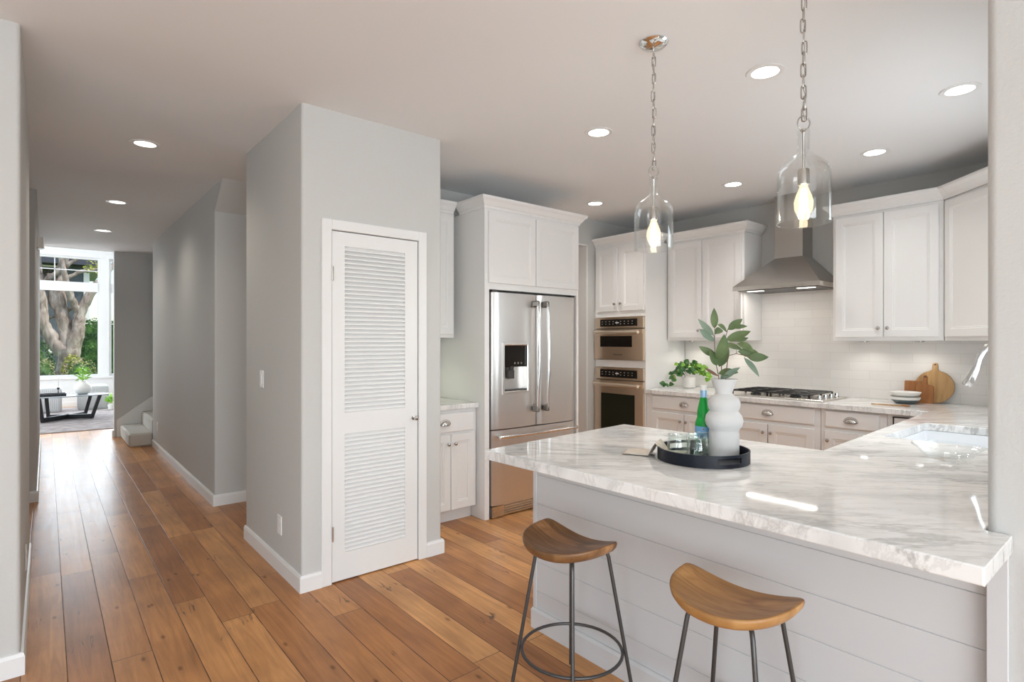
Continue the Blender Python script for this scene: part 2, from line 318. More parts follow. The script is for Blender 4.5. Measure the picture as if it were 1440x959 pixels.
# ------------------------------------------------------------------ geometry helpers
class MB:
    def __init__(s): s.v = []; s.f = []; s.mi = []; s.mats = []; s.cur = 0
    def mat(s, m):
        m = M[m] if isinstance(m, str) else m
        if m not in s.mats: s.mats.append(m)
        s.cur = s.mats.index(m); return s
    def add(s, vs, fs):
        o = len(s.v); s.v += [tuple(p) for p in vs]; s.f += [tuple(i+o for i in f) for f in fs]; s.mi += [s.cur]*len(fs); return s
    def box(s, x0, x1, y0, y1, z0, z1):
        return s.add([(x0,y0,z0),(x1,y0,z0),(x1,y1,z0),(x0,y1,z0),(x0,y0,z1),(x1,y0,z1),(x1,y1,z1),(x0,y1,z1)],
                     [(0,3,2,1),(4,5,6,7),(0,1,5,4),(1,2,6,5),(2,3,7,6),(3,0,4,7)])
    def prism(s, poly, z0, z1):
        n = len(poly)
        a = sum(poly[i][0]*poly[(i+1)%n][1]-poly[(i+1)%n][0]*poly[i][1] for i in range(n))
        if a < 0: poly = poly[::-1]
        return s.add([(p[0],p[1],z0) for p in poly]+[(p[0],p[1],z1) for p in poly],
              [tuple(range(n))[::-1], tuple(range(n,2*n))]+[(i,(i+1)%n,n+(i+1)%n,n+i) for i in range(n)])
    def loops(s, rings, cap0=True, cap1=True, closed=False):
        n = len(rings[0]); vs = [p for r in rings for p in r]; fs = []
        m = len(rings)
        for k in range(m if closed else m-1):
            a = k*n; b = ((k+1)%m)*n
            for i in range(n): fs.append((a+i, a+(i+1)%n, b+(i+1)%n, b+i))
        if not closed:
            if cap0: fs.append(tuple(range(n))[::-1])
            if cap1: fs.append(tuple(range((m-1)*n, m*n)))
        return s.add(vs, fs)
    def lathe(s, prof, c=(0,0,0), seg=32, axis='Z', cap0=True, cap1=True, flip=False):
        rings = []
        for r, h in prof:
            ring = []
            for k in range(seg):
                t = 2*pi*k/seg; a, b = r*cos(t), r*sin(t)
                if axis == 'Z': p = (c[0]+a, c[1]+b, c[2]+h)
                elif axis == 'Y': p = (c[0]+b, c[1]+h, c[2]+a)
                else: p = (c[0]+h, c[1]+a, c[2]+b)
                ring.append(p)
            rings.append(ring)
        return s.loops(rings, cap0, cap1)
    def tube(s, path, r, seg=10, closed=False):
        P = [Vector(p) for p in path]; n = len(P); R = r if isinstance(r, (list, tuple)) else [r]*n
        rings = []; prev = None
        for i in range(n):
            if closed: t = (P[(i+1)%n]-P[i-1])
            else: t = P[min(i+1, n-1)]-P[max(i-1, 0)]
            t.normalize()
            if prev is None:
                u = t.orthogonal().normalized()
            else:
                u = prev - t*prev.dot(t)
                if u.length < 1e-6: u = t.orthogonal()
                u.normalize()
            prev = u; v = t.cross(u)
            rings.append([tuple(P[i]+(u*cos(2*pi*k/seg)+v*sin(2*pi*k/seg))*R[i]) for k in range(seg)])
        return s.loops(rings, closed=closed)
    def sweep(s, path, prof):
        """path: 2D points, prof: (out, z) closed polygon, out is to the RIGHT of travel"""
        n = len(path); rings = []
        def nrm(a, b):
            d = Vector((b[0]-a[0], b[1]-a[1])).normalized(); return Vector((d.y, -d.x))
        for i in range(n):
            if i == 0: m = nrm(path[0], path[1])
            elif i == n-1: m = nrm(path[-2], path[-1])
            else:
                a = nrm(path[i-1], path[i]); b = nrm(path[i], path[i+1]); m = (a+b); m = m/(m.dot(a))
            rings.append([(path[i][0]+m.x*o, path[i][1]+m.y*o, z) for o, z in prof])
        return s.loops(rings)
    def rounded(s, x0, x1, y0, y1, z0, z1, r=.003):
        """box with chamfered edges"""
        def rect(i, z): return [(x0+i,y0+i,z),(x1-i,y0+i,z),(x1-i,y1-i,z),(x0+i,y1-i,z)]
        def oct_(z): return [(x0+r,y0,z),(x1-r,y0,z),(x1,y0+r,z),(x1,y1-r,z),(x1-r,y1,z),(x0+r,y1,z),(x0,y1-r,z),(x0,y0+r,z)]
        def oin(z):
            q = r
            return [(x0+r,y0+q,z),(x1-r,y0+q,z),(x1-q,y0+r,z),(x1-q,y1-r,z),(x1-r,y1-q,z),(x0+r,y1-q,z),(x0+q,y1-r,z),(x0+q,y0+r,z)]
        return s.loops([oin(z0), oct_(z0+r), oct_(z1-r), oin(z1)])
    def build(s, name, mat=None, parent=None, smooth=None, loc=None):
        me = bpy.data.meshes.new(name); me.from_pydata(s.v, [], s.f)
        if s.mats:
            for m in s.mats: me.materials.append(m)
            for p, i in zip(me.polygons, s.mi): p.material_index = i
        else: me.materials.append(M[mat] if isinstance(mat, str) else mat)
        bm = bmesh.new(); bm.from_mesh(me); bmesh.ops.recalc_face_normals(bm, faces=bm.faces); bm.to_mesh(me); bm.free()
        me.update()
        if smooth is not None:
            for p in me.polygons: p.use_smooth = True
            try: me.set_sharp_from_angle(angle=radians(smooth))
            except Exception: pass
        o = bpy.data.objects.new(name, me); COL.objects.link(o)
        if parent is not None: o.parent = parent
        if loc: o.location = loc
        return o

def thing(name, label, cat, loc=(0,0,0), rotz=0, group=None):
    o = bpy.data.objects.new(name, None); o.empty_display_size = .05; COL.objects.link(o)
    o.location = loc; o.rotation_euler = (0, 0, rotz); o['label'] = label; o['category'] = cat
    if group: o['group'] = group
    return o
def tag(o, label, cat, group=None):
    o['label'] = label; o['category'] = cat
    if group: o['group'] = group
    return o
def struct(mb, name, mat, label=None, cat=None, smooth=None):
    o = mb.build(name, mat, smooth=smooth); o['kind'] = 'structure'
    if label: o['label'] = label
    if cat: o['category'] = cat
    return o
def dup_tree(o, parent=None, loc=None, rotz=None):
    c = o.copy(); COL.objects.link(c)
    if parent is not None: c.parent = parent
    if loc is not None: c.location = loc
    if rotz is not None: c.rotation_euler = (0, 0, rotz)
    for ch in list(o.children): dup_tree(ch, c)
    return c
def rpoly(pts, rad):
    """round selected corners. pts list, rad dict index->radius"""
    out = []; n = len(pts)
    for i, p in enumerate(pts):
        r = rad.get(i, 0)
        if not r: out.append(p); continue
        P = Vector(p); a = (Vector(pts[i-1])-P).normalized(); b = (Vector(pts[(i+1)%n])-P).normalized()
        c = P+(a+b)*r
        A = P+a*r; B = P+b*r
        t0 = atan2(A.y-c.y, A.x-c.x); t1 = atan2(B.y-c.y, B.x-c.x); d = (t1-t0+pi) % (2*pi)-pi
        for k in range(7): t = t0+d*k/6; out.append((c.x+r*cos(t), c.y+r*sin(t)))
    return out

H = 2.72
CT = .918          # worktop height
XW = 5.33          # far kitchen wall
YB = 4.12          # kitchen back wall

# ------------------------------------------------------------------ room shell
struct(MB().box(-3.62, 6.6, -3.62, 15.42, -.08, 0), 'floor', 'floor', 'wide orange-brown oak plank floor', 'floor')
struct(MB().box(-3.62, 6.6, -3.62, 10.02, H, H+.12), 'ceiling', 'ceil', 'flat white ceiling over kitchen and hall', 'ceiling')
struct(MB().box(-3.1, 4.1, 10.02, 15.42, 3.9, 4.0), 'ceiling_living', 'ceil')
R_ = .018
def wallp(pts, rad, name, z0=0, z1=H, extra=None):
    mb = MB().prism(rpoly(pts, {i: R_ for i in rad}), z0, z1)
    if extra: extra(mb)
    return struct(mb, name, 'wall', smooth=30)
wallp([(-3.5,3.11),(-.08,3.11),(-.08,4.75),(-.20,4.75),(-.20,3.23),(-3.5,3.23)], [1, 2], 'wall_left')
wallp([(-.18,6.39),(-.06,6.39),(-.06,9.9),(-.18,9.9)], [0, 1], 'wall_hall_left')
struct(MB().box(-2.4,-.18,6.45,6.55,0,H).box(-2.5,-2.4,3.23,6.55,0,H), 'wall_side_room', 'wall')
def wedge(mb):
    mb.add([(1.10,5.246,2.50),(1.10,4.972,H),(1.10,5.2645,H),(1.10,5.2645,2.50),(3.0,5.246,2.50),(3.0,4.972,H),(3.0,5.2645,H),(3.0,5.2645,2.50)],
           [(0,1,2,3),(7,6,5,4),(0,4,5,1),(1,5,6,2),(2,6,7,3),(3,7,4,0)])
wallp([(1.10,5.246),(6.5,5.246),(6.5,5.37),(1.22,5.37),(1.22,8.80),(1.10,8.80)], [0], 'wall_hall_right', extra=wedge)
# pantry block with the door recess
pt = [(1.09,3.125),(1.257,3.125),(1.257,3.225),(1.827,3.225),(1.827,3.125),(2.005,3.125),(2.005,4.25),(1.09,4.25)]
mb = MB().prism(rpoly(pt, {0: R_, 5: R_, 7: R_}), 0, 2.035)
mb.prism(rpoly([pt[0], pt[5], pt[6], pt[7]], {0: R_, 1: R_, 3: R_}), 2.035, H)
struct(mb, 'wall_pantry', 'wall', smooth=30)
# kitchen back wall with opening beside the ovens
struct(MB().box(2.005,3.72,YB,YB+.11,0,H).box(3.72,4.505,YB,YB+.11,2.445,H).box(4.505,XW+.12,YB,YB+.11,0,H), 'wall_back_kitchen', 'wall')
struct(MB().box(XW,XW+.12,.187,YB,0,H), 'wall_far_kitchen', 'wall')
struct(MB().box(6.5,6.6,YB,5.37,0,H), 'wall_dining', 'tan')
struct(MB().box(3.2,6.49,5.236,5.2455,.0,H-.002), 'wall_dining_back', 'tan')
# wall at the right: L block with the sink window
mb = MB()
mb.prism(rpoly([(1.815,.3125),(1.815,-3.5),(1.935,-3.5),(1.935,.187),(2.95,.187),(2.95,.3125)], {0: .022}), 0, H)
mb.box(2.95,4.15,.187,.3125,0,1.10).box(2.95,4.15,.187,.3125,2.12,H).box(4.15,XW,.187,.3125,0,H)
struct(mb, 'wall_right', 'wall', smooth=30)
# family room behind the camera
struct(MB().box(-3.5,-3.02,-3.6,-3.5,0,H).box(1.02,1.92,-3.6,-3.5,0,H).box(-3.02,1.02,-3.6,-3.5,2.47,H), 'wall_back', 'wall')
struct(MB().box(-3.6,-3.5,-3.6,-2.42,0,H).box(-3.6,-3.5,.62,3.23,0,H).box(-3.6,-3.5,-2.42,.62,0,.53).box(-3.6,-3.5,-2.42,.62,2.37,H), 'wall_family_left', 'wall')
# living room
struct(MB().box(.77,4.0,10.0,10.12,0,3.9).box(-3.0,.77,10.02,10.12,H,3.9).box(-3.0,-.18,9.9,10.02,0,H), 'wall_living_front', 'wall', smooth=30)
struct(MB().box(-3.1,-3.0,10.0,15.3,0,3.9), 'wall_living_left', 'wall')
struct(MB().box(4.0,4.1,8.8,15.3,0,3.9).box(1.22,4.1,8.70,8.80,0,H), 'wall_living_right', 'wall')
YW = 15.3
wx0, wx1, wx2, wx3 = -1.35, .93, 1.085, 2.6      # two window bays
struct(MB().box(-3.1,wx0,YW,YW+.12,0,3.9).box(wx0,wx3,YW,YW+.12,0,.64).box(wx0,wx3,YW,YW+.12,3.24,3.9).box(wx3,4.1,YW,YW+.12,0,3.9), 'wall_living_window', 'trim')

# window frames
def window_unit(name, x0, x1, y0, zs, muntins, depth=.07):
    mb = MB(); f = .045
    mb.box(x0,x1,y0,y0+depth,zs[0],zs[0]+f).box(x0,x1,y0,y0+depth,zs[3]-f,zs[3])
    mb.box(x0,x0+f,y0,y0+depth,zs[0]+f,zs[3]-f).box(x1-f,x1,y0,y0+depth,zs[0]+f,zs[3]-f)
    mb.box(x0+f,x1-f,y0-.02,y0+depth,zs[1],zs[2])
    o = struct(mb, name, 'trim')
    p = MB().box(x0+f,x1-f,y0+.03,y0+.036,zs[0]+f,zs[1]).box(x0+f,x1-f,y0+.03,y0+.036,zs[2],zs[3]-f).build('pane','window',o)
    if muntins:
        q = MB()
        for x in muntins[0]: q.box(x-.009,x+.009,y0+.022,y0+.044,zs[2],zs[3]-f)
        for z in muntins[1]: q.box(x0+f,x1-f,y0+.022,y0+.044,z-.009,z+.009)
        q.build('muntin','trim',o)
    return o
window_unit('window_1', wx0, wx1, YW+.03, (.64, 2.49, 2.69, 3.24), ([-.93, -.39, .149], [2.95]))
window_unit('window_2', wx2, wx3, YW+.03, (.64, 2.49, 2.69, 3.24), None)
struct(MB().box(wx1,wx2,YW-.03,YW+.12,.64,3.24).box(wx0-.08,wx3+.08,YW-.05,YW,.60,.645).box(wx0-.1,wx3+.1,YW-.02,YW,3.24,3.33), 'trim_6', 'trim')
# sink window, family windows (seen only in reflections)
def simple_window(name, corners, axis, mull):
    x0,x1,y0,y1,z0,z1 = corners; mb = MB(); f = .05
    if axis == 'X':
        mb.box(x0,x1,y0,y1,z0,z0+f).box(x0,x1,y0,y1,z1-f,z1)
        for m in [x0, x1-f]+list(mull): mb.box(m,m+f,y0,y1,z0+f,z1-f)
    else:
        mb.box(x0,x1,y0,y1,z0,z0+f).box(x0,x1,y0,y1,z1-f,z1)
        for m in [y0, y1-f]+list(mull): mb.box(x0,x1,m,m+f,z0+f,z1-f)
    return struct(mb, name, 'trim')
simple_window('window_3', (2.95,4.15,.19,.24,1.10,2.12), 'X', [3.52])
simple_window('window_4', (-3.02,1.02,-3.58,-3.52,.0,2.47), 'X', [-2.03,-1.02,-.02])
simple_window('window_5', (-3.58,-3.52,-2.42,.62,.53,2.37), 'Y', [-.92])

# baseboards
BB = [(0,0),(.014,0),(.014,.078),(.009,.092),(0,.094)]
def baseboard(path, name): return struct(MB().sweep(path, BB), name, 'trim')
baseboard([(-3.4,3.11),(-.08,3.11)][::1], 'baseboard_left') if False else None
struct(MB().sweep([(-.08,4.76),(-.08,3.11),(-3.4,3.11)][::-1], BB), 'baseboard_left', 'trim')
struct(MB().sweep([(-.20,6.39),(-.06,6.39),(-.06,9.9)], BB), 'baseboard_hall_left', 'trim')
struct(MB().sweep([(1.10,8.80),(1.10,5.246),(6.4,5.246)], BB), 'baseboard_hall_right', 'trim')
struct(MB().sweep([(1.09,4.25),(1.09,3.125),(1.20,3.125)], BB), 'baseboard_pantry_left', 'trim')
struct(MB().sweep([(1.885,3.125),(2.005,3.125),(2.005,3.53)], BB), 'baseboard_pantry_right', 'trim')
struct(MB().sweep([(.762,10.12),(.762,9.99)], BB).box(.755,.775,9.985,10.13,0,.10), 'baseboard_living', 'trim')
struct(MB().sweep([(-3.0,YW),(4.0,YW)], [(o, z*1.2) for o, z in BB]), 'baseboard_window', 'trim')

# pantry casing and louvred door
mb = MB()
cas = [(1.199,1.257),(1.827,1.885)]
for a, b_ in cas: mb.rounded(a,b_,3.108,3.126,0,2.095,.004)
mb.rounded(1.257,1.827,3.108,3.126,2.035,2.095,.004)
struct(mb, 'trim_1', 'trim')
d = MB()
dx0, dx1, dy0, dy1, dz0, dz1 = 1.262, 1.822, 3.122, 3.157, .008, 2.030
st0, st1 = 1.338, 1.733
for a in ((dx0,st0,dz0,dz1),(st1,dx1,dz0,dz1),(st0,st1,dz0,.165),(st0,st1,.855,.98),(st0,st1,1.948,dz1)):
    d.box(a[0],a[1],dy0,dy1,a[2],a[3])
door = struct(d, 'door_1', 'trim', 'white louvred pantry door with two slatted panels', 'door')
def louvers(z0, z1, n):
    mb = MB(); h = (z1-z0)/n
    for k in range(n):
        z = z0+h*k
        mb.add([(st0,dy0+.003,z+.001),(st1,dy0+.003,z+.001),(st1,dy0+.003,z+.008),(st0,dy0+.003,z+.008),
                (st0,dy0+.022,z+h*1.02),(st1,dy0+.022,z+h*1.02),(st1,dy0+.022,z+h*1.02+.006),(st0,dy0+.022,z+h*1.02+.006)],
               [(0,1,2,3),(7,6,5,4),(0,4,5,1),(3,2,6,7),(0,3,7,4),(1,5,6,2)])
    return mb
louvers(.165,.855,28).build('louver_panel','trim',door); louvers(.98,1.948,38).build('louver_panel','trim',door)
kb = MB().lathe([(.004,0),(.004,-.02),(.012,-.026),(.0145,-.034),(.012,-.042),(.003,-.045)], (1.792,3.122,.91), 16, 'Y').lathe([(.014,-.001),(.014,-.004),(.006,-.006)], (1.792,3.122,.91), 16, 'Y').build('door_knob','nickel',door,smooth=40)
for z in (1.745, .252):
    MB().box(1.2555,1.2625,3.104,3.122,z,z+.075).lathe([(.0055,0),(.0055,.083)],(1.2585,3.106,z-.004),10).build('hinge','nickel',door)

# doorway trim (passage beside ovens)
struct(MB().box(4.49,4.505,YB-.004,YB+.114,0,2.445).box(3.72,4.505,YB-.004,YB+.114,2.43,2.445), 'trim_2', 'trim')
# stair skirt
mb = MB()
mb.add([(.80,9.975,.0),(.80,9.975,.25),(1.22,9.975,.56),(1.30,9.975,.58),(3.0,9.975,1.7),(3.0,9.975,.0),(.80,10.0,.0),(.80,10.0,.25),(1.22,10.0,.56),(1.30,10.0,.58),(3.0,10.0,1.7),(3.0,10.0,.0)],
       [(0,1,2,3,4,5),(11,10,9,8,7,6),(0,6,7,1),(1,7,8,2),(2,8,9,3),(3,9,10,4),(4,10,11,5),(5,11,6,0)])
struct(mb, 'trim_3', 'trim')

# backsplashes
bs = MB().box(XW-.008,XW,.3135,3.44,CT,1.405).box(XW-.008,XW,1.845,2.60,1.405,1.875)
struct(bs, 'wall_backsplash', 'tileY', 'white subway tile backsplash behind cooktop', 'backsplash')
struct(MB().box(2.006,2.61,YB-.008,YB,CT,1.42), 'wall_backsplash_nook', 'tileX')

# ------------------------------------------------------------------ plates on the walls
def plate(name, label, cat, x, y, z, side, kind, hh=.115, ww=.072):
    t = thing(name, label, cat, (x, y, z), side)
    MB().rounded(-ww/2,ww/2,-.006,0,-hh/2,hh/2,.002).build('cover_plate','plate',t)
    if kind == 'switch': MB().rounded(-.016,.016,-.010,-.006,-.033,.033,.0015).build('rocker','plate',t)
    else:
        for dz in (-.022,.022): MB().lathe([(.0145,-.006),(.0145,-.0075),(.012,-.0078)],(0,0,dz),16,'Y').build('socket','plate',t)
    return t
plate('light_switch', 'white rocker light switch on side wall of pantry block', 'light switch', 1.0895, 3.855, 1.148, -pi/2, 'switch')
plate('wall_outlet', 'white outlet low on side wall of pantry block below the switch', 'outlet', 1.0895, 3.494, .285, -pi/2, 'outlet')
plate('wall_outlet', 'white outlet near the stairs at far end of hall wall', 'outlet', 1.0995, 8.37, .31, -pi/2, 'outlet')
plate('wall_outlet', 'white outlet on narrow hall face of the near left wall', 'outlet', -.0795, 3.75, .30, pi/2, 'outlet')
t = thing('door_chime', 'small white chime box high on left hall wall', 'chime', (-.06, 5.9+.6, 2.27), pi/2)
MB().rounded(-.06,.06,-.05,0,-.05,.05,.006).build('housing','plate',t); MB().rounded(-.05,.05,-.052,-.049,-.045,-.03,.0008).build('grille','trim',t)

# ------------------------------------------------------------------ cabinet kit (front faces local -Y at y=0)
def panel_door(x0, x1, z0, z1, t=.019, fr=.055, y=0):
    rings = []
    for ins, yy in [(0, t), (0, .003), (.003, 0), (fr, 0), (fr+.005, .0035), (fr+.012, .0035), (fr+.017, .008), (fr+.030, .0085)]:
        rings.append([(x0+ins, y+yy-t, z0+ins),(x1-ins, y+yy-t, z0+ins),(x1-ins, y+yy-t, z1-ins),(x0+ins, y+yy-t, z1-ins)])
    return MB().loops(rings)
def slab_front(x0, x1, z0, z1, t=.019, y=0):
    rings = []
    for ins, yy in [(0, t), (0, .007), (.004, .003), (.009, 0)]:
        rings.append([(x0+ins, y+yy-t, z0+ins),(x1-ins, y+yy-t, z0+ins),(x1-ins, y+yy-t, z1-ins),(x0+ins, y+yy-t, z1-ins)])
    return MB().loops(rings)
def knob(x, z, parent, y=-.019):
    return MB().lathe([(.0045,0),(.0045,-.012),(.012,-.017),(.0145,-.022),(.012,-.028),(.004,-.031)], (x,y,z), 16, 'Y').build('knob','nickel',parent,smooth=40)
def cup_pull(x, z, parent, y=-.019):
    mb = MB(); w_, h_, dp = .044, .030, .025; vs = []; fs = []; z = z-.012
    for j in range(8):
        ph = pi/2*j/7*1.12
        for k in range(17):
            th = pi*k/16; vs.append((x+w_*cos(th), y-.001-dp*sin(th)*sin(ph), z+h_*sin(th)*cos(ph)))
    for j in range(7):
        for k in range(16): fs.append((j*17+k, j*17+k+1, (j+1)*17+k+1, (j+1)*17+k))
    mb.add(vs, fs)
    rim = [(x+(w_+.004)*cos(2*pi*k/32), y-.0015, z+.004+(h_+.004)*sin(2*pi*k/32)*(1 if sin(2*pi*k/32) > 0 else .35)) for k in range(32)]
    mb.tube(rim, .0022, 6, closed=True)
    o = mb.build('cup_pull','nickel',parent,smooth=50); return o
CROWN = [(0,0),(.010,0),(.012,.018),(.022,.026),(.040,.052),(.056,.066),(.060,.072),(.060,.088),(0,.088)]
def crown(path, z, parent):
    return MB().sweep(path, [(o, z+h) for o, h in CROWN]).build('crown_molding','cab',parent)
def front_door(x0, x1, z0, z1, t, kx=None, kz=None):
    dd = panel_door(x0, x1, z0, z1).build('door','cab',t)
    if kx is not None: knob(kx, kz, dd)
    return dd
def wall_cabinet(name, label, loc, rotz, w_, d_, h_, doors, crown_path, group=None, knobz=.07, pairs=True, knobs=True, crownz=None):
    t = thing(name, label, 'cabinet', loc, rotz, group)
    MB().rounded(0,w_,0,d_,0,h_,.0015).build('cabinet_body','cab',t)
    n = len(doors)
    for i, (a, b_) in enumerate(doors):
        kx = (b_-.028 if i % 2 == 0 else a+.028) if n > 1 else b_-.03
        front_door(a, b_, .028, h_-.022, t, kx if knobs else None, .028+knobz)
    if crown_path: crown(crown_path, h_ if crownz is None else crownz, t)
    return t
def base_cabinet(label, loc, rotz, w_, d_, top, drawer=None, doors=(), group=None, dz=(.69,.845), doorz=(.115,.665), toe=.10, toed=.07, name='base_cabinet'):
    t = thing(name, label, 'cabinet', loc, rotz, group)
    mb = MB(); mb.rounded(0,w_,0,d_,toe,top,.0015); mb.box(0.001,w_-.001,toed,d_-.002,0,toe+.002); mb.build('cabinet_body','cab',t)
    if drawer:
        dr = slab_front(drawer[0],drawer[1],dz[0],dz[1]).build('drawer','cab',t); cup_pull((drawer[0]+drawer[1])/2,(dz[0]+dz[1])/2,dr)
    n = len(doors)
    for i, (a, b_) in enumerate(doors):
        kx = (b_-.028 if i % 2 == 0 else a+.028) if n > 1 else a+.028
        front_door(a, b_, doorz[0], doorz[1], t, kx, doorz[1]-.07)
    return t
SL = .042     # slab thickness
UT = CT-SL    # underside
RZ = -pi/2    # local -Y -> world -X ; local +X -> world -Y

# nook left of the fridge
base_cabinet('white base cabinet with one drawer and two doors in nook beside fridge', (2.012,3.575,0), 0, .603, .54, UT, (.03,.575), [(.02,.352),(.358,.582)], dz=(.70,.85), doorz=(.11,.685))
tag(MB().rounded(2.008,2.617,3.535,YB-.009,UT,CT-.004,.004).build('worktop','marble'), 'short marble worktop on the nook cabinet left of fridge', 'worktop')
wc = wall_cabinet('wall_cabinet', 'tall white wall cabinet in nook above short worktop', (2.008,3.815,1.425), 0, .56, .303, 1.01, [(.02,.29),(.296,.545)], [(0,0),(.551,0)], knobs=False)
# fridge surround
t = thing('fridge_cabinet', 'white cabinet with two doors above the fridge and full height side panel', 'cabinet', (2.622,3.47,0))
MB().rounded(0,.045,0,.64,0,2.437,.001).build('side_panel','cab',t)
MB().rounded(1.03,1.055,.0,.64,0,2.437,.001).build('side_panel','cab',t)
MB().rounded(.0455,1.0295,.001,.64,1.805,2.437,.001).build('cabinet_body','cab',t)
front_door(.030,.522,1.855,2.415,t); front_door(.530,1.040,1.855,2.415,t)
MB().sweep([(0,.335),(0,0),(1.055,0),(1.055,.64)][::1], [(o, 2.435+h) for o, h in CROWN]).build('crown_molding','cab',t)

# oven tower: faces -X; local x = world -Y
XT = 4.631
t = thing('oven_cabinet', 'tall white oven cabinet with two upper doors beside the passage', 'cabinet', (XT,4.114,0), RZ)
mb = MB(); Wt = .668
mb.box(0,.012,0,.69,.1,2.42).box(Wt-.012,Wt,0,.69,0,2.42).box(.012,Wt-.012,0,.69,1.655,2.42).box(.012,Wt-.012,0,.69,1.125,1.200).box(.012,Wt-.012,0,.69,.1,.36).box(.012,Wt-.012,.66,.69,.36,2.4).box(.001,Wt-.012,.07,.6,0,.1)
mb.build('cabinet_body','cab',t)
front_door(.022,.318,1.715,2.385,t,.292,1.79); front_door(.350,.650,1.715,2.385,t,.376,1.79)
front_door(.022,.650,.12,.345,t)
crown([(0,0),(Wt,0),(Wt,.300)], 2.42, t)

def oven(name, label, z0, z1, panel_h, win, handle_dz, lower):
    t = thing(name, label, 'oven', (XT,4.114,z0), RZ)
    a, b_ = .012, Wt-.012; h = z1-z0
    MB().box(a+.006,b_-.006,0.0,.55,.004,h-.004).build('oven_body','iron',t)
    cp = MB().rounded(a,b_,-.022,0,h-panel_h,h,.002).build('control_panel','steelwarm',t)
    dm = MB().mat('blackglass').rounded(a+.075,b_-.075,-.0245,-.021,h-panel_h+.022,h-.022,.001).mat('plate')
    zc = h-panel_h/2
    for k in range(9):
        x = a+.10+k*.050
        for dz in (-.014, .012): dm.box(x,x+.013,-.0250,-.0243,zc+dz,zc+dz+.0035)
    dm.box(.30,.345,-.0250,-.0243,zc-.004,zc+.006)
    dm.build('display','blackglass',cp)
    dt = MB()
    x0, x1 = win[0], win[1]; zz0, zz1 = win[2], win[3]; top = h-panel_h-.008
    dt.box(a,x0,-.03,0,.0,top).box(x1,b_,-.03,0,.0,top).box(x0,x1,-.03,0,0,zz0).box(x0,x1,-.03,0,zz1,top)
    dd = dt.build('oven_door','steelwarm',t)
    MB().box(x0,x1,-.026,-.004,zz0,zz1).build('window','ovenglass' if lower else 'blackglass',dd)
    hz = top-handle_dz
    hd = MB(); hd.tube([(a+.03,-.072,hz),(b_-.03,-.072,hz)], .0175, 14)
    for x in (a+.05,b_-.05): hd.tube([(x,-.03,hz),(x,-.075,hz)], .009, 8)
    hd.build('handle','handlewarm',dd,smooth=40)
    return t, cp, dd
up, cp1, dd1 = oven('microwave_oven', 'upper built-in stainless microwave oven in the tall cabinet', 1.204, 1.652, .118, (.090,.520,.135,.250), .035, False)
lo, cp2, dd2 = oven('built_in_oven', 'larger lower stainless wall oven in the tall cabinet', .362, 1.122, .128, (.105,.555,.10,.485), .045, True)
def text_mesh(s, size, name, mat, parent, loc, rot, ext=.0006):
    c = bpy.data.curves.new(name, 'FONT'); c.body = s; c.size = size; c.extrude = ext; c.align_x = 'CENTER'; c.align_y = 'CENTER'
    o = bpy.data.objects.new('tmp_text', c); COL.objects.link(o)
    dg = bpy.context.evaluated_depsgraph_get(); me = bpy.data.meshes.new_from_object(o.evaluated_get(dg))
    bpy.data.objects.remove(o); me.materials.clear(); me.materials.append(M[mat])
    q = bpy.data.objects.new(name, me); COL.objects.link(q); q.parent = parent; q.location = loc; q.rotation_euler = rot
    return q
text_mesh('KitchenAid', .026, 'brand_lettering', 'iron', dd1, (Wt/2,-.0305,.055), (pi/2,0,0))
# upper cabinets on the far wall
XU = 4.995; DU = XW-XU-.001
wall_cabinet('wall_cabinet', 'white two door wall cabinet left of the range hood', (XU,3.440,1.405), RZ, .838, DU, 1.015, [(.025,.405),(.411,.815)], [(.0,0),(.838,0),(.838,DU)], crownz=1.015)
wall_cabinet('wall_cabinet', 'white two door wall cabinet right of the range hood', (XU,1.838,1.400), RZ, .741, DU, 1.02, [(.022,.362),(.368,.715)], [(0,DU),(0,0),(.741,0),(.741+.05,-.05)], crownz=1.02)
# diagonal corner cabinet
t = thing('wall_cabinet', 'diagonal corner wall cabinet beside the near wall edge', 'cabinet', (XU,1.095,1.400), RZ-pi/4)
ca, sa = cos(-RZ+pi/4), sin(-RZ+pi/4)
def toloc(X_, Y_):
    dx, dy = X_-XU, Y_-1.095; return (dx*ca-dy*sa, dx*sa+dy*ca)
LD = .62
p2 = (XU-LD*.7071, 1.095-LD*.7071)
poly = [(XU+.003,1.092),(XW-.002,1.092),(XW-.002,.316),(p2[0],.316),p2]
MB().prism([toloc(*p) for p in poly], 0, 1.02).build('cabinet_body','cab',t)
front_door(.030,.56,.028,.998,t,.53,.10)
crown([(.055,.0),(LD,0)], 1.02, t)

# base cabinets on the far wall
XF = 4.645; DF = XW-XF-.004
base_cabinet('white base cabinet with drawer over two doors, beside the ovens', (XF,3.442,0), RZ, .83, DF, UT, (.075,.80), [(.075,.433),(.441,.80)], dz=(.735,.862), doorz=(.12,.705))
base_cabinet('white base cabinet with wide drawer under the gas cooktop', (XF,2.608,0), RZ, .808, DF, UT, (.035,.765), [(.035,.395),(.403,.765)], dz=(.735,.862), doorz=(.12,.705))
base_cabinet('white base cabinet with drawer right of the cooktop', (XF,1.796,0), RZ, .445, DF, UT, (.030,.400), [(.030,.400)], dz=(.735,.862), doorz=(.12,.705))
t = base_cabinet('narrow white corner cabinet with black outlined front under the worktop', (XF,1.348,0), RZ, .30, DF, UT)
fr = MB().box(.035,.285,-.010,0,.12,.86).build('front_panel','cab',t)
MB().box(.035,.043,-.014,-.009,.12,.86).box(.035,.285,-.014,-.009,.852,.86).build('black_edge','dark',fr)
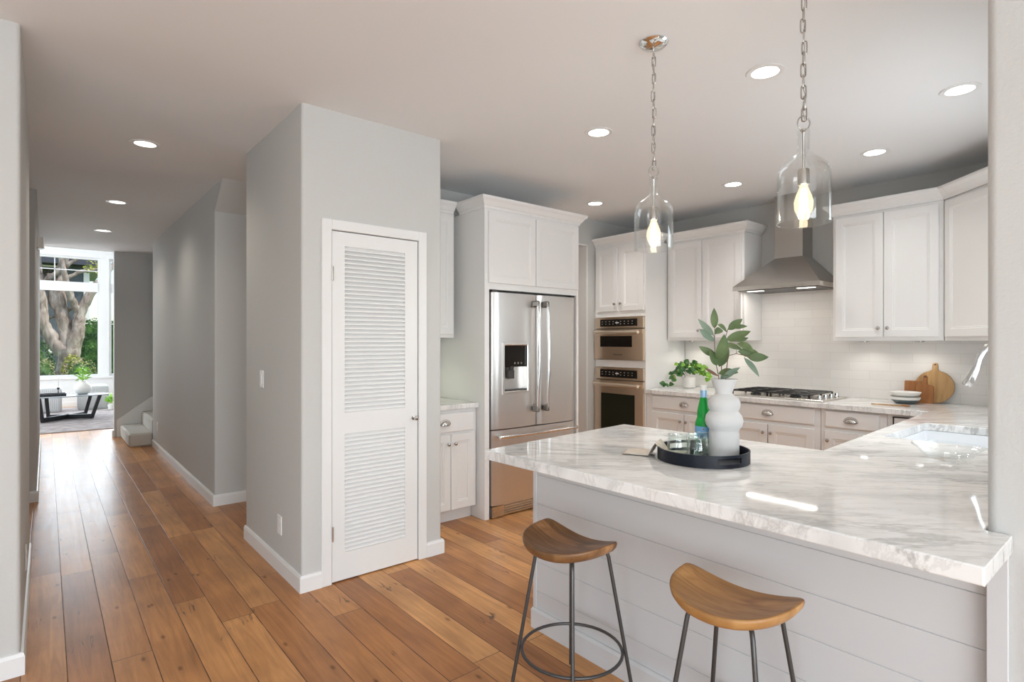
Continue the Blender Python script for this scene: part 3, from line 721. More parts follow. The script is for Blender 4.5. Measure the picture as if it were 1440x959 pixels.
# sink run + peninsula bodies
t = thing('sink_cabinet', 'white cabinet run below the sink', 'cabinet', (4.62,.97,0), pi)
MB().box(0.0,1.98,.0,.64,.10,.60).box(0,1.98,.07,.64,0,.10).build('cabinet_body','cab',t)
for k in range(3): front_door(.04+k*.64,.04+k*.64+.62,.12,.59,t,.10+k*.64,.53)
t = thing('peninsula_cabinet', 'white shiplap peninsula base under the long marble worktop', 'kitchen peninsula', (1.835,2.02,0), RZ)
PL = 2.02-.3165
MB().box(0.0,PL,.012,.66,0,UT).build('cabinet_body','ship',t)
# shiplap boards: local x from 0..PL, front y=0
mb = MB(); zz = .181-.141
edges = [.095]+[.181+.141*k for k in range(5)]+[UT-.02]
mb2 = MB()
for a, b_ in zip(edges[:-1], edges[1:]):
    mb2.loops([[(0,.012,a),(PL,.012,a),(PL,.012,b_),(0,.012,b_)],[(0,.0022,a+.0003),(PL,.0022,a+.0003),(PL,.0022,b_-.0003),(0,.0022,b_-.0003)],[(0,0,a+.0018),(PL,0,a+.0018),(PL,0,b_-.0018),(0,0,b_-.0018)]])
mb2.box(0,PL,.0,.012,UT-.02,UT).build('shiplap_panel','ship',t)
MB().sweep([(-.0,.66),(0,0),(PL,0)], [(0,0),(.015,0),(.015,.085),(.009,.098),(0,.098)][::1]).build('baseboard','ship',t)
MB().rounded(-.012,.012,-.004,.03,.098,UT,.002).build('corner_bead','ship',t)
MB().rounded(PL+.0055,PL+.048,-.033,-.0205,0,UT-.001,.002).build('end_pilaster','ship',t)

# ------------------------------------------------------------------ the continuous worktop with the sink cutout
def worktop():
    outer = [(1.477,1.953),(1.487,1.600),(1.509,.262),(1.8125,.262),(1.8125,.3145),(XW-.009,.3145),(XW-.009,3.438),(4.612,3.438),(4.600,1.100),(2.604,1.000),(2.556,2.052)]
    hole = rpoly([(3.22,.50),(3.95,.50),(3.95,.955),(3.22,.955)], {0: .03, 1: .03, 2: .03, 3: .03})
    bm = bmesh.new()
    def ring(pts, z):
        vs = [bm.verts.new((p[0], p[1], z)) for p in pts]
        es = [bm.edges.new((vs[i], vs[(i+1) % len(vs)])) for i in range(len(vs))]; return vs, es
    rings = {}
    for z in (UT, CT):
        vo, eo = ring(outer, z); vh, eh = ring(hole, z); rings[z] = (vo, vh)
        bmesh.ops.triangle_fill(bm, use_beauty=True, use_dissolve=False, edges=eo+eh)
    for k in (0, 1):
        a = rings[UT][k]; b_ = rings[CT][k]
        for i in range(len(a)): bm.faces.new((a[i], a[(i+1) % len(a)], b_[(i+1) % len(a)], b_[i]))
    bmesh.ops.recalc_face_normals(bm, faces=bm.faces)
    me = bpy.data.meshes.new('marble_worktop'); bm.to_mesh(me); bm.free(); me.materials.append(M['marble'])
    o = bpy.data.objects.new('marble_worktop', me); COL.objects.link(o)
    bv = o.modifiers.new('bevel', 'BEVEL'); bv.width = .004; bv.segments = 2; bv.limit_method = 'ANGLE'; bv.angle_limit = radians(50)
    return o
tag(worktop(), 'white grey-veined marble worktop covering peninsula, sink run and cooktop run', 'worktop')

# sink
t = thing('kitchen_sink', 'white undermount sink set in the marble worktop', 'sink', (3.585,.7275,0))
def rr(hx, hy, r): return rpoly([(-hx,-hy),(hx,-hy),(hx,hy),(-hx,hy)], {0:r,1:r,2:r,3:r})
mb = MB(); rings = []
for hx, hy, z, r in ((.385,.245,UT-.001,.03),(.385,.245,.65,.03),(.37,.23,.638,.03),(.10,.10,.636,.03)): rings.append([(p[0],p[1],z) for p in rr(hx,hy,r)])
inner = []
for hx, hy, z, r in ((.362,.224,UT-.001,.028),(.358,.220,.68,.028),(.34,.205,.660,.028),(.05,.05,.655,.028)): inner.append([(p[0],p[1],z) for p in rr(hx,hy,r)])
mb.loops(rings[::-1]+inner)
mb.build('basin','sink',t,smooth=35)
MB().lathe([(.04,.0),(.043,.004),(.03,.006),(.01,.003)],(0,0,.656),20).build('drain','chrome',t,smooth=40)

# faucet
t = thing('kitchen_faucet', 'chrome gooseneck faucet over the sink, half hidden by near wall', 'faucet', (3.48,.405,CT))
pts = [(0,0,.03),(0,0,.24)]
for k in range(13):
    a = pi*k/12.6; pts.append((0,.116-.116*cos(a),.335+.150*sin(a)))
pts.append((0,.238,.330))
MB().lathe([(.028,0),(.028,.006),(.020,.012),(.018,.035)],(0,0,0),24).build('base','chrome',t,smooth=35)
MB().tube(pts,.0140,14).build('spout','chrome',t,smooth=60)
MB().tube([(0,.232,.352),(0,.242,.322),(0,.254,.295),(0,.266,.270),(0,.271,.260)],[.0150,.018,.021,.023,.019],16).build('spray_head','chrome',t,smooth=50)
MB().tube([(.02,0,.06),(.05,0,.07),(.09,0,.10)],[.011,.008,.007],10).build('lever','chrome',t,smooth=50)

# ------------------------------------------------------------------ refrigerator
t = thing('refrigerator', 'stainless french door refrigerator with water dispenser', 'refrigerator', (2.680,3.45,0))
Wf = .935
MB().rounded(0.006,Wf-.006,.075,.64,.02,1.775,.004).build('fridge_body','iron',t)
def curved_door(x0, x1, z0, z1, bulge=.010, hole=None):
    """front bows out slightly; returns MB"""
    mb = MB(); n = 14
    xs = [x0+(x1-x0)*k/n for k in range(n+1)]
    def fy(x):
        u = (x-x0)/(x1-x0)*2-1; e = max(0, abs(u)-.90)/.10
        return -bulge*(1-u*u)+.014*e*e
    if hole:
        hx0, hx1, hz0, hz1 = hole; xs = sorted(set([x for x in xs if abs(x-hx0) > .012 and abs(x-hx1) > .012]+[hx0, hx1]))
        zs = [z0, hz0, hz1, z1]
    else: zs = [z0, z1]
    nv = len(xs)
    vs = [(x, fy(x), z) for z in zs for x in xs]; fs = []
    for j in range(len(zs)-1):
        for i in range(nv-1):
            if hole and j == 1 and hole[0]-1e-6 <= xs[i] < hole[1]-1e-6: continue
            fs.append((j*nv+i, j*nv+i+1, (j+1)*nv+i+1, (j+1)*nv+i))
    o = len(vs); vs += [(x0,.07,z0),(x1,.07,z0),(x1,.07,z1),(x0,.07,z1)]
    L = (len(zs)-1)*nv
    fs += [(o,o+1,o+2,o+3), (0,)+(o,)+(o+3,)+(L,) if not hole else (0,o,o+3,L,2*nv,nv), (nv-1,L+nv-1,o+2,o+1) if not hole else (nv-1,2*nv-1,3*nv-1,L+nv-1,o+2,o+1)]
    fs.append(tuple(range(nv))+(o+1,o)); fs.append(tuple(range(L+nv-1, L-1, -1))+(o+3,o+2))
    mb.add(vs, fs)
    return mb, fy
hole = (.118,.362,.995,1.365)
mbd, fyL = curved_door(0.002,.476,.700,1.783,hole=hole)
dl = mbd.build('left_door','steel',t,smooth=25)
mbd, fyR = curved_door(.482,Wf-.002,.700,1.783); dr_ = mbd.build('right_door','steel',t,smooth=25)
mbd, _ = curved_door(0.002,Wf-.002,.100,.692,.008); fz = mbd.build('freezer_drawer','steel',t,smooth=25)
MB().box(0.004,.125,.004,.075,.008,.093).box(.125,Wf-.004,.016,.075,.008,.093).build('kick_plate','steelh',t)
mb = MB()
for k in range(4): mb.box(.13,Wf-.05,.004,.013,.016+k*.019,.026+k*.019)
mb.build('vent_grille','steelh',t)
# dispenser
mb = MB(); x0,x1,z0,z1 = hole; yf = -.0125
mb.loops([[(x0-a,yf+b_,z0-a),(x1+a,yf+b_,z0-a),(x1+a,yf+b_,z1+a),(x0-a,yf+b_,z1+a)] for a, b_ in ((.022,.010),(.020,-.001),(.004,-.002),(-.003,.004),(-.003,.062))], False, True)
dp = mb.build('dispenser_frame','steel',dl)
MB().rounded(x0+.004,x1-.004,-.004,.045,z1-.175,z1-.004,.003).build('dispenser_panel','blackglass',dp)
mb = MB(); mb.tube([(x0+.085,.012,z1-.17),(x0+.085,.012,z1-.20)],[.026,.020],14); mb.rounded(x0+.055,x0+.115,.004,.03,z1-.27,z1-.20,.003)
mb.build('water_spout','iron',dp,smooth=40)
mb = MB()
for k in range(3): mb.lathe([(.008,-.0055),(.008,-.0045)],(x0+.11+k*.035,0,z1-.145),14,'Y')
mb.build('dispenser_buttons','nickel',dp)
MB().box(x0+.004,x1-.004,-.006,.045,z0+.002,z0+.014).build('drip_tray','iron',dp)
# handles
def v_handle(x, parent):
    mb = MB(); pth = []
    for k in range(15):
        s_ = k/14; z = .845+s_*(1.70-.845); pth.append((x, -.068-.016*sin(pi*s_), z))
    mb.tube(pth, .0125, 12)
    o = mb.build('handle','chrome',parent,smooth=50)
    for z in (.845, 1.70):
        s2 = 1 if z > 1 else -1
        MB().rounded(x-.0155,x+.0155,-.080,-.006,z-.022 if s2>0 else z-.030,z+.030 if s2>0 else z+.022,.009).build('handle_bracket','bracket',o)
v_handle(.425, dl); v_handle(.535, dr_)
mb = MB().tube([(.03,-.062,.645),(Wf-.03,-.062,.645)],.0125,12)
hz = mb.build('handle','chrome',fz,smooth=50)
for x in (.06, Wf-.06): MB().tube([(x,-.004,.645),(x,-.062,.645)],.011,10).build('handle_bracket','nickel',hz,smooth=50)
for x in (.005, Wf-.05): MB().rounded(x,x+.045,.0,.09,1.786,1.80,.003).build('hinge_cover','iron',t)

# ------------------------------------------------------------------ range hood
t = thing('range_hood', 'stainless steel chimney range hood above the gas cooktop', 'range hood', (XW-.009,2.254,1.856))
hw, hd, lip = .374, .49, .036
MB().box(-hd,0,-hw,hw,0,lip).build('lip','steelh',t)
mb = MB()
mb.loops([[(-hd,-hw,lip),(0,-hw,lip),(0,hw,lip),(-hd,hw,lip)],[(-.205,-.124,.295),(0,-.124,.295),(0,.124,.295),(-.205,.124,.295)]])
mb.build('canopy','steelhood',t)
MB().box(-.203,0,-.122,.122,.295,H-1.857).build('chimney','steelhood',t)
MB().box(-hd+.03,-.03,-hw+.03,hw-.03,-.004,.001).build('filter','iron',t)
for s_ in (-1, 1): MB().box(-.39,-.35,s_*.22-.07,s_*.22+.07,-.0075,-.0035).build('hood_lamp','lampwarm',t)

# ------------------------------------------------------------------ cooktop
t = thing('gas_cooktop', 'stainless gas cooktop with black grates and four knobs', 'cooktop', (4.68,1.80,CT))
MB().rounded(0,.53,0,.87,.0006,.012,.003).build('cooktop_tray','steelh',t)
for cy in (.27, .58+.03):
    mb = MB(); a, b_, c_, d2 = .035, .50, cy-.155, cy+.155; z = .045
    for p in (((a,c_,z),(b_,c_,z)),((a,d2,z),(b_,d2,z)),((a,c_,z),(a,d2,z)),((b_,c_,z),(b_,d2,z)),((a,cy,z),(b_,cy,z)),(((a+b_)/2,c_,z),((a+b_)/2,d2,z)),((a+.11,c_,z),(a+.11,d2,z)),((b_-.11,c_,z),(b_-.11,d2,z))): mb.tube(list(p),.0075,6)
    for x in (a,(a+b_)/2,b_):
        for y in (c_,d2): mb.tube([(x,y,z),(x,y,.0125)],.008,6)
    mb.build('grate','black',t)
    for bx in (.15,.39):
        q = MB().lathe([(.045,.0125),(.045,.022),(.036,.026),(.036,.032),(.01,.033)],(bx,cy,0),20).build('burner','black',t,smooth=40)
for k in range(4): MB().lathe([(.021,.0125),(.021,.018),(.017,.020),(.015,.042),(.005,.044)],(.09+k*.115,.055,0),18).build('control_knob','chrome',t,smooth=40)

# ------------------------------------------------------------------ pendants
def pendant(label, x, y, first):
    t = thing('pendant_lamp', label, 'pendant lamp', (x, y, H), 0, None)
    MB().lathe([(.062,-.0005),(.064,-.006),(.055,-.018),(.030,-.026),(.008,-.030)],(0,0,0),32).build('canopy','chrome',t,smooth=40)
    # chain
    top = -.03; bot = -.565; mb = MB(); n = 14; L = (top-bot)/n
    for k in range(n):
        zc = top-L*(k+.5); hl = L*.5+.0045; wd = .0078; pth = []
        for j in range(16):
            a = 2*pi*j/16; px_, pz_ = wd*cos(a), (hl-wd)*(1 if sin(a) > 0 else -1)*(0 if abs(sin(a)) < 1e-6 else 1)+wd*sin(a)
            ang = (k % 2)*pi/2+.5+.3*sin(k*1.7)
            pth.append((px_*cos(ang)+.002*sin(k*2.1), px_*sin(ang)+.002*cos(k*1.3), zc+pz_))
        mb.tube(pth, .0023, 6, closed=True)
    mb.tube([(.004*sin(i*1.3),.004*cos(i*1.7),top+(bot-top)*i/24) for i in range(25)],.0014,5)
    mb.build('chain','nickel',t,smooth=60)
    ring = [(.0*1+.021*cos(2*pi*j/24)*.77, -.021*cos(2*pi*j/24)*.64, bot-.010+.024*sin(2*pi*j/24)) for j in range(24)]
    MB().tube(ring,.0024,8,closed=True).build('hanging_ring','nickel',t,smooth=60)
    zt = -.598                                   # top of the glass neck
    sh = [(.020,zt),(.021,zt-.004),(.0195,zt-.010),(.0195,zt-.072),(.023,zt-.083),(.036,zt-.094),(.062,zt-.112),(.077,zt-.128),(.083,zt-.148),(.0845,zt-.175),(.0845,zt-.318),(.0835,zt-.322)]
    inn = [(r-.0022, z) for r, z in sh[::-1]]
    gs_ = MB().lathe(sh+inn, (0,0,0), 48, cap0=False, cap1=False).build('glass_shade','glass',t,smooth=50)
    MB().tube([(.0835*cos(2*pi*j/48),.0835*sin(2*pi*j/48),zt-.322) for j in range(48)],.0017,6,closed=True).build('glass_rim','glass',gs_,smooth=60)
    MB().lathe([(.004,bot-.03),(.012,bot-.033),(.012,zt-.002),(.006,zt-.008),(.0045,zt-.012),(.0045,zt-.135),(.017,zt-.137),(.019,zt-.142),(.019,zt-.190),(.015,zt-.192)],(0,0,0),20).build('socket','nickel',t,smooth=35)
    zb = zt-.19
    bl = MB().lathe([(.013,zb),(.014,zb-.010),(.024,zb-.035),(.031,zb-.060),(.029,zb-.085),(.019,zb-.108),(.009,zb-.120),(.002,zb-.124)],(0,0,0),24).build('bulb','bulbglass',t,smooth=50)
    mb = MB()
    for j in range(6):
        a = 2*pi*j/6; mb.tube([(.009*cos(a),.009*sin(a),zb-.02),(.013*cos(a+.3),.013*sin(a+.3),zb-.092)],.0016,5)
    mb.lathe([(.004,zb-.01),(.012,zb-.035),(.014,zb-.06),(.010,zb-.088),(.002,zb-.10)],(0,0,0),10)
    mb.build('filament','bulb',bl)
    L_ = bpy.data.lights.new('pendant_light','POINT'); L_.energy = 3.2; L_.color = (1,.86,.66); L_.shadow_soft_size = .02
    lo_ = bpy.data.objects.new('pendant_light', L_); COL.objects.link(lo_); lo_.parent = t; lo_.location = (0,0,zb-.055)
    return t
pendant('left of the two pendants, clear glass bell shade on chain, canopy in view', 2.068, 1.496, True)
pendant('right of the two pendants, nearer glass bell shade on chain', 2.005, .832, False)

# ------------------------------------------------------------------ recessed lights
def downlight(label, x, y, energy, hall, r=.075):
    t = thing('recessed_light', label, 'ceiling light', (x, y, H), 0)
    MB().lathe([(r-.012,-.0045),(r,-.006),(r+.012,-.005),(r+.015,-.0005),(r-.012,-.0005)],(0,0,0),32,cap0=False,cap1=False).build('trim_ring','trim',t,smooth=40)
    MB().lathe([(.001,-.003),(r-.011,-.003)],(0,0,0),32,cap0=False,cap1=False).build('diffuser','lampwarm' if hall else 'lamp',t)
    L_ = bpy.data.lights.new('downlight','SPOT'); L_.energy = energy; L_.spot_size = radians(150 if hall else 128); L_.spot_blend = 1.0; L_.shadow_soft_size = .10 if hall else .07
    L_.color = (1,.90,.77) if hall else (1,.965,.91)
    o = bpy.data.objects.new('downlight', L_); COL.objects.link(o); o.parent = t; o.location = (0,0,-.02)
KE = 31
for lab, x, y, e, h in (
    ('recessed ceiling light just left of the nearer pendant chain', 2.718,1.309,KE,False),
    ('recessed ceiling light nearest the right wall edge', 3.697,.744,KE,False),
    ('recessed ceiling light between left pendant chain and pantry wall', 2.691,2.363,KE,False),
    ('recessed ceiling light above the right wall cabinets', 4.457,1.372,KE*.55,False),
    ('recessed ceiling light in front of the oven cabinet', 4.045,3.597,KE,False),
    ('recessed ceiling light seen between the two pendants, near the hood', 4.445,2.414,KE*1.1,False),
    ('nearest and largest hall ceiling light', .512,4.449,25,True),
    ('middle of the three hall ceiling lights', .523,6.469,25,True),
    ('farthest and smallest hall ceiling light', .526,8.226,25,True)):
    downlight(lab, x, y, e, h)
# under-cabinet strips (real fittings)
def puck(label, x, y, z, energy, col, group=None):
    t = thing('under_cabinet_light', label, 'puck light', (x, y, z), 0, group)
    MB().lathe([(.030,-.0005),(.030,-.009),(.026,-.010)],(0,0,0),24,cap1=False).build('housing','nickel',t,smooth=40)
    MB().lathe([(.001,-.0098),(.026,-.0098)],(0,0,0),24,cap0=False,cap1=False).build('lens','lamp',t)
    L_ = bpy.data.lights.new('puck_spot','SPOT'); L_.energy=energy; L_.color=col; L_.spot_size=radians(150); L_.spot_blend=.7; L_.shadow_soft_size=.025
    o = bpy.data.objects.new('puck_spot', L_); COL.objects.link(o); o.parent=t; o.location=(0,0,-.02)
puck('small round light under the nook wall cabinet', 2.16, 3.99, 1.4245, 2.4, (.93,1,.70))
for yy, lab in ((3.25,'small round light under left wall cabinet, nearest the ovens'),(2.80,'small round light under left wall cabinet, nearest the hood')): puck(lab, 5.15, yy, 1.4045, 1.9, (1,.93,.84))
for yy, lab in ((1.66,'small round light under right wall cabinet, nearest the hood'),(1.28,'small round light under right wall cabinet, above the bowls')): puck(lab, 5.15, yy, 1.3995, 1.3, (1,.93,.84))
L_ = bpy.data.lights.new('hood_light','AREA'); L_.shape='RECTANGLE'; L_.size=.07; L_.size_y=.6; L_.energy=1.6; L_.color=(1,.93,.84)
o = bpy.data.objects.new('hood_light', L_); COL.objects.link(o); o.parent = bpy.data.objects['range_hood']; o.location=(-.365,0,-.012)

# ------------------------------------------------------------------ stools
def stool(label, x, y, seatmat, rz=0):
    t = thing('bar_stool', label, 'stool', (x, y, 0), rz)
    hl, back, dep = .188, .115, .262; N = 56
    out = []
    for k in range(N):
        a = 2*pi*k/N; c_, s_ = cos(a), sin(a)
        yy = hl*(abs(s_)**.80)*(1 if s_ >= 0 else -1)
        if c_ >= 0: xx = back-(.052)*(1-abs(c_)**.60)
        else: xx = (back-.052)-(dep-.052)*abs(c_)**.86
        out.append((xx, yy))
    cx = sum(p[0] for p in out)/N
    def zt(px_, py_): return .610+.044*(abs(py_)/hl)**2.0+.010*((px_-cx)/.13)**2
    rings = []
    for sc, dz in ((.02,-.036),(.5,-.037),(.80,-.036),(.93,-.030),(.985,-.020),(1.0,-.009),(.992,-.002),(.97,.001),(.9,.0),(.7,0),(.45,0),(.2,0),(.02,0)):
        r = []
        for px_, py_ in out:
            X_, Y_ = cx+(px_-cx)*sc, py_*sc; r.append((X_, Y_, zt(X_, Y_)+dz))
        rings.append(r)
    MB().loops(rings).build('seat', seatmat, t, smooth=60)
    a0, a1 = .098, .168
    ox = .035
    for sx in (-1, 1):
        for sy in (-1, 1):
            zz = zt(ox+sx*a0, sy*a0)-.040
            pth = [(ox+sx*(a0-.05), sy*(a0-.05), zt(ox+sx*(a0-.05), sy*(a0-.05))-.041),(ox+sx*(a0-.02), sy*(a0-.02), zz-.001),(ox+sx*(a0-.004), sy*(a0-.004), zz-.008),(ox+sx*(a0+.002), sy*(a0+.002), zz-.03)]
            for k in range(1, 8):
                f_ = k/7; pth.append((ox+sx*(a0+.002+(a1-a0)*f_), sy*(a0+.002+(a1-a0)*f_), (zz-.03)*(1-f_)+.004*f_))
            MB().tube(pth, .0072, 10).build('leg','iron',t,smooth=60)
    rad = (a0+.002+(a1-a0)*.655)*sqrt(2)-.0125
    MB().tube([(ox+rad*cos(2*pi*k/40), rad*sin(2*pi*k/40), .20) for k in range(40)],.0062,10,closed=True).build('foot_ring','iron',t,smooth=60)
    return t
stool('dark brown wooden saddle stool at far end of the peninsula', 1.532, 1.514, 'seatdark')
stool('lighter honey-brown wooden saddle stool nearest the camera', 1.574, .868, 'seatlight', .06)

# ------------------------------------------------------------------ tray set on the peninsula
def at_tray(px_, dep): 
    p = Vector((0,0,0))+Rd*((px_-720)/785*dep)+Fd*dep; return p.x, p.y
TX, TY = 2.030, 1.232     # centre of tray
t = thing('serving_tray', 'round black tray with cut-out handles on the peninsula', 'tray', (TX, TY, CT))
RT = .177
MB().lathe([(.001,.0005),(RT-.004,.0005),(RT-.004,.006),(.001,.006)],(0,0,0),64).build('tray_base','tray',t)
def tray_wall():
    zs = [.0005,.016,.037,.048]; n = 96; mb = MB(); ri, ro = RT-.006, RT
    slots = [(-38, -4), (142, 176)]
    def inslot(k):
        a = 360*(k+.5)/n; a = a-360 if a > 180 else a
        return (-130 <= a <= -99) or (50 <= a <= 81)
    vs = []; idx = {}
    for j, z in enumerate(zs):
        for q, r in enumerate((ri, ro)):
            for k in range(n):
                idx[(j,q,k)] = len(vs); a = 2*pi*k/n; vs.append((r*cos(a), r*sin(a), z))
    fs = []
    I = lambda j,q,k: idx[(j,q,k%n)]
    for k in range(n):
        for j in range(3):
            if j == 1 and inslot(k):
                fs.append((I(1,0,k),I(1,0,k+1),I(1,1,k+1),I(1,1,k))); fs.append((I(2,0,k),I(2,1,k),I(2,1,k+1),I(2,0,k+1)))
                if not inslot(k-1): fs.append((I(1,0,k),I(1,1,k),I(2,1,k),I(2,0,k)))
                if not inslot((k+1) % n): fs.append((I(1,0,k+1),I(2,0,k+1),I(2,1,k+1),I(1,1,k+1)))
                continue
            fs.append((I(j,1,k),I(j,1,k+1),I(j+1,1,k+1),I(j+1,1,k))); fs.append((I(j,0,k+1),I(j,0,k),I(j+1,0,k),I(j+1,0,k+1)))
        fs.append((I(3,0,k),I(3,1,k),I(3,1,k+1),I(3,0,k+1))); fs.append((I(0,0,k),I(0,0,k+1),I(0,1,k+1),I(0,1,k)))
    mb.add(vs, fs); return mb
tray_wall().build('tray_rim','tray',t,smooth=40)
ZT = CT+.0065
VX, VY = 2.118, 1.190
vase = MB().lathe([(.03,.004),(.05,.0),(.0575,.003),(.0585,.02),(.0585,.098),(.0565,.106),(.058,.112),(.070,.128),(.0735,.146),(.070,.166),(.060,.180),(.0545,.186),(.0575,.192),(.0625,.206),(.0625,.222),(.055,.238),(.040,.249),(.0325,.257),(.033,.266),(.0525,.316),(.050,.3165),(.031,.272),(.028,.255),(.03,.20),(.04,.1),(.03,.01)],(VX,VY,ZT),56)
tag(vase.build('ceramic_vase','ceramic',smooth=45), 'white ceramic vase with stacked bulges on the black tray', 'vase')

# leaves
def leaf_mesh(mb, base, tip, width, nrm, bend=.12, fold=.25, heart=False, seg=9):
    B = Vector(base); T = Vector(tip); ax = T-B; L = ax.length; ax.normalize()
    N = Vector(nrm); N = (N-ax*N.dot(ax))
    if N.length < 1e-4: N = ax.orthogonal()
    N.normalize(); S_ = ax.cross(N)
    vs = []; fs = []
    for i in range(seg+1):
        s_ = i/seg
        if heart: w_ = width*.5*(sin(pi*min(1, s_*.92+.10))**.75)*(1.15-.55*s_) if 0 < i < seg else .001
        else: w_ = width*.5*sin(pi*(s_**.85))**.8 if 0 < i < seg else .0008
        c_ = B+ax*(L*s_)+N*(bend*L*sin(pi*s_))
        vs += [c_-S_*w_+N*(fold*w_), c_-S_*w_*.5+N*(fold*.35*w_), c_, c_+S_*w_*.5+N*(fold*.35*w_), c_+S_*w_+N*(fold*w_)]
    for i in range(seg):
        for k in range(4): fs.append((i*5+k, i*5+k+1, (i+1)*5+k+1, (i+1)*5+k))
    mb.add(vs, fs)
Fd = Vector((.6412,.7674,0)); Rd = Vector((.7674,-.6412,0)); Ud = Vector((0,0,1))
# branch coordinates: lateral offset (m), depth offset (m), height above worktop
VR = Vector((VX, VY, 0))
K = 2.31/785
def bp(px_, py_, dep=0.0):
    k = (2.31+dep)/785
    return VR+Rd*((px_-1017)*k)+Fd*dep+Ud*(1.39-(py_-481)*k)
branches = [
 ('leafy green stem at left of the white vase', [(1010,552,0),(1010,530,0),(1006,505,.01),(1004,480,.0),(1003,458,-.01)],
   [((1004,462,0),(1002,434,-.01),9,0),((1003,472,0),(985,449,.03),8,1),((1004,480,0),(979,463,-.03),8,1),((1006,500,0),(985,487,.02),9,0),((1008,513,0),(993,493,-.03),11,0),((1008,505,0),(1012,470,-.04),16,0),((1004,470,0),(1020,463,.05),9,0),((1009,528,0),(992,516,.02),4,2)]),
 ('leafy green stem at middle of the white vase', [(1014,552,.01),(1015,530,.01),(1016,500,.02),(1021,480,.03),(1028,462,.04),(1034,455,.05)],
   [((1013,515,.02),(1018,483,-.03),14,0),((1026,466,.04),(1008,457,.0),10,0),((1028,464,.04),(1045,449,.02),10,0),((1034,460,.05),(1053,459,.03),6,0),((1024,478,.03),(1054,466,.0),12,0),((1038,480,.03),(1057,475,.05),6,0),((1022,482,.03),(1040,492,-.02),10,0),((1011,524,.01),(1033,523,-.03),10,0)]),
 ('leafy stem leaning right out of the white vase', [(1018,552,-.01),(1018,530,-.01),(1020,500,-.02),(1030,497,-.03),(1043,500,-.03),(1052,503,-.03)],
   [((1033,483,-.02),(1053,494,-.04),10,0),((1034,494,-.02),(1063,497,-.02),11,0),((1046,502,-.03),(1072,502,-.05),11,0),((1041,503,-.03),(1059,529,-.05),9,1),((1014,532,-.01),(1034,516,-.04),8,1),((1012,533,0),(1022,519,.0),5,1)])]
for lab, st, lv in branches:
    tb = thing('leafy_branch', lab, 'branch', tuple(bp(*st[0])))
    off = bp(*st[0])
    MB().tube([bp(*p)-off for p in st],[.0022-.0011*i/(len(st)-1) for i in range(len(st))],6).build('stem','stem',tb,smooth=60)
    for i, (b0, t0, w_, kind) in enumerate(lv):
        mb = MB(); nr = -Fd+Ud*random.uniform(-.1,.8)+Rd*random.uniform(-.5,.5)
        leaf_mesh(mb, bp(*b0)-off, bp(*t0)-off, w_*K*1.12, nr, random.uniform(-.10,.12), .22)
        # petiole back to the nearest stem point
        P0 = bp(*b0); near = min((bp(*p) for p in st), key=lambda q: (q-P0).length)
        if (near-P0).length > .004: mb.tube([near-off, P0-off],.0009,5)
        mb.build('leaf', ['leaf','leafgrey','stem'][kind], tb, smooth=60)

# bottle
BX, BY = at_tray(989.5, 2.362)
t = thing('water_bottle', 'green glass water bottle with blue label on the black tray', 'bottle', (BX, BY, ZT))
M['bottle'] = None
mm, n_, l_, b_ = newmat('green_bottle_glass'); setin(b_, Base_Color=(.03,.50,.09,1), Roughness=.05); b_.inputs['Transmission Weight'].default_value = .45; b_.inputs['IOR'].default_value = 1.3; M['bottle'] = mm
mm, n_, l_, b_ = newmat('label_blue'); setin(b_, Base_Color=(.16,.38,.62,1), Roughness=.5); M['labelblue'] = mm
mm, n_, l_, b_ = newmat('foil_blue'); setin(b_, Base_Color=(.30,.48,.66,1), Roughness=.35, Metallic=.3); M['foil'] = mm
MB().lathe([(.01,.002),(.030,.0),(.0345,.004),(.035,.015),(.035,.120),(.0335,.130),(.029,.141),(.0262,.150),(.0268,.160),(.0262,.172),(.022,.195),(.0165,.220),(.0135,.240),(.0125,.262),(.0125,.268)],(0,0,0),36).build('bottle_glass','bottle',t,smooth=45)
lb = MB().lathe([(.0353,.062),(.0353,.112)],(0,0,0),36,cap0=False,cap1=False).build('label','labelblue',t,smooth=45)
MB().lathe([(.0151,.232),(.0137,.250),(.0137,.262)],(0,0,0),24,cap0=False,cap1=False).build('neck_foil','foil',t,smooth=45)
MB().lathe([(.0138,.262),(.0142,.264),(.0142,.281),(.012,.283)],(0,0,0),24).build('cap','glazed',t,smooth=35)
q = text_mesh('S.PELLEGRINO', .0085, 'label_lettering', 'plate', lb, (0,0,0), (0,0,0), .0002)
ang0 = atan2(-BY, -BX)
for v in q.data.vertices:
    x_, y_, z_ = v.co; a = ang0+x_/.0355*1.0
    v.co = (.0356*cos(a)*1.0+z_*cos(a), .0356*sin(a)+z_*sin(a), .088+y_)
M['star'] = plain('label_red', (.55,.06,.05), .5)
mb = MB(); a = ang0
for k in range(5):
    t1 = a+.0; u_ = [( .005*(1 if j%2==0 else .42)*sin(2*pi*j/10), .005*(1 if j%2==0 else .42)*cos(2*pi*j/10)) for j in range(10)]
mb.add([((.0357)*cos(a+x_/.0357), (.0357)*sin(a+x_/.0357), .102+y_) for x_, y_ in u_], [tuple(range(10))]); mb.build('label_star','star',lb)

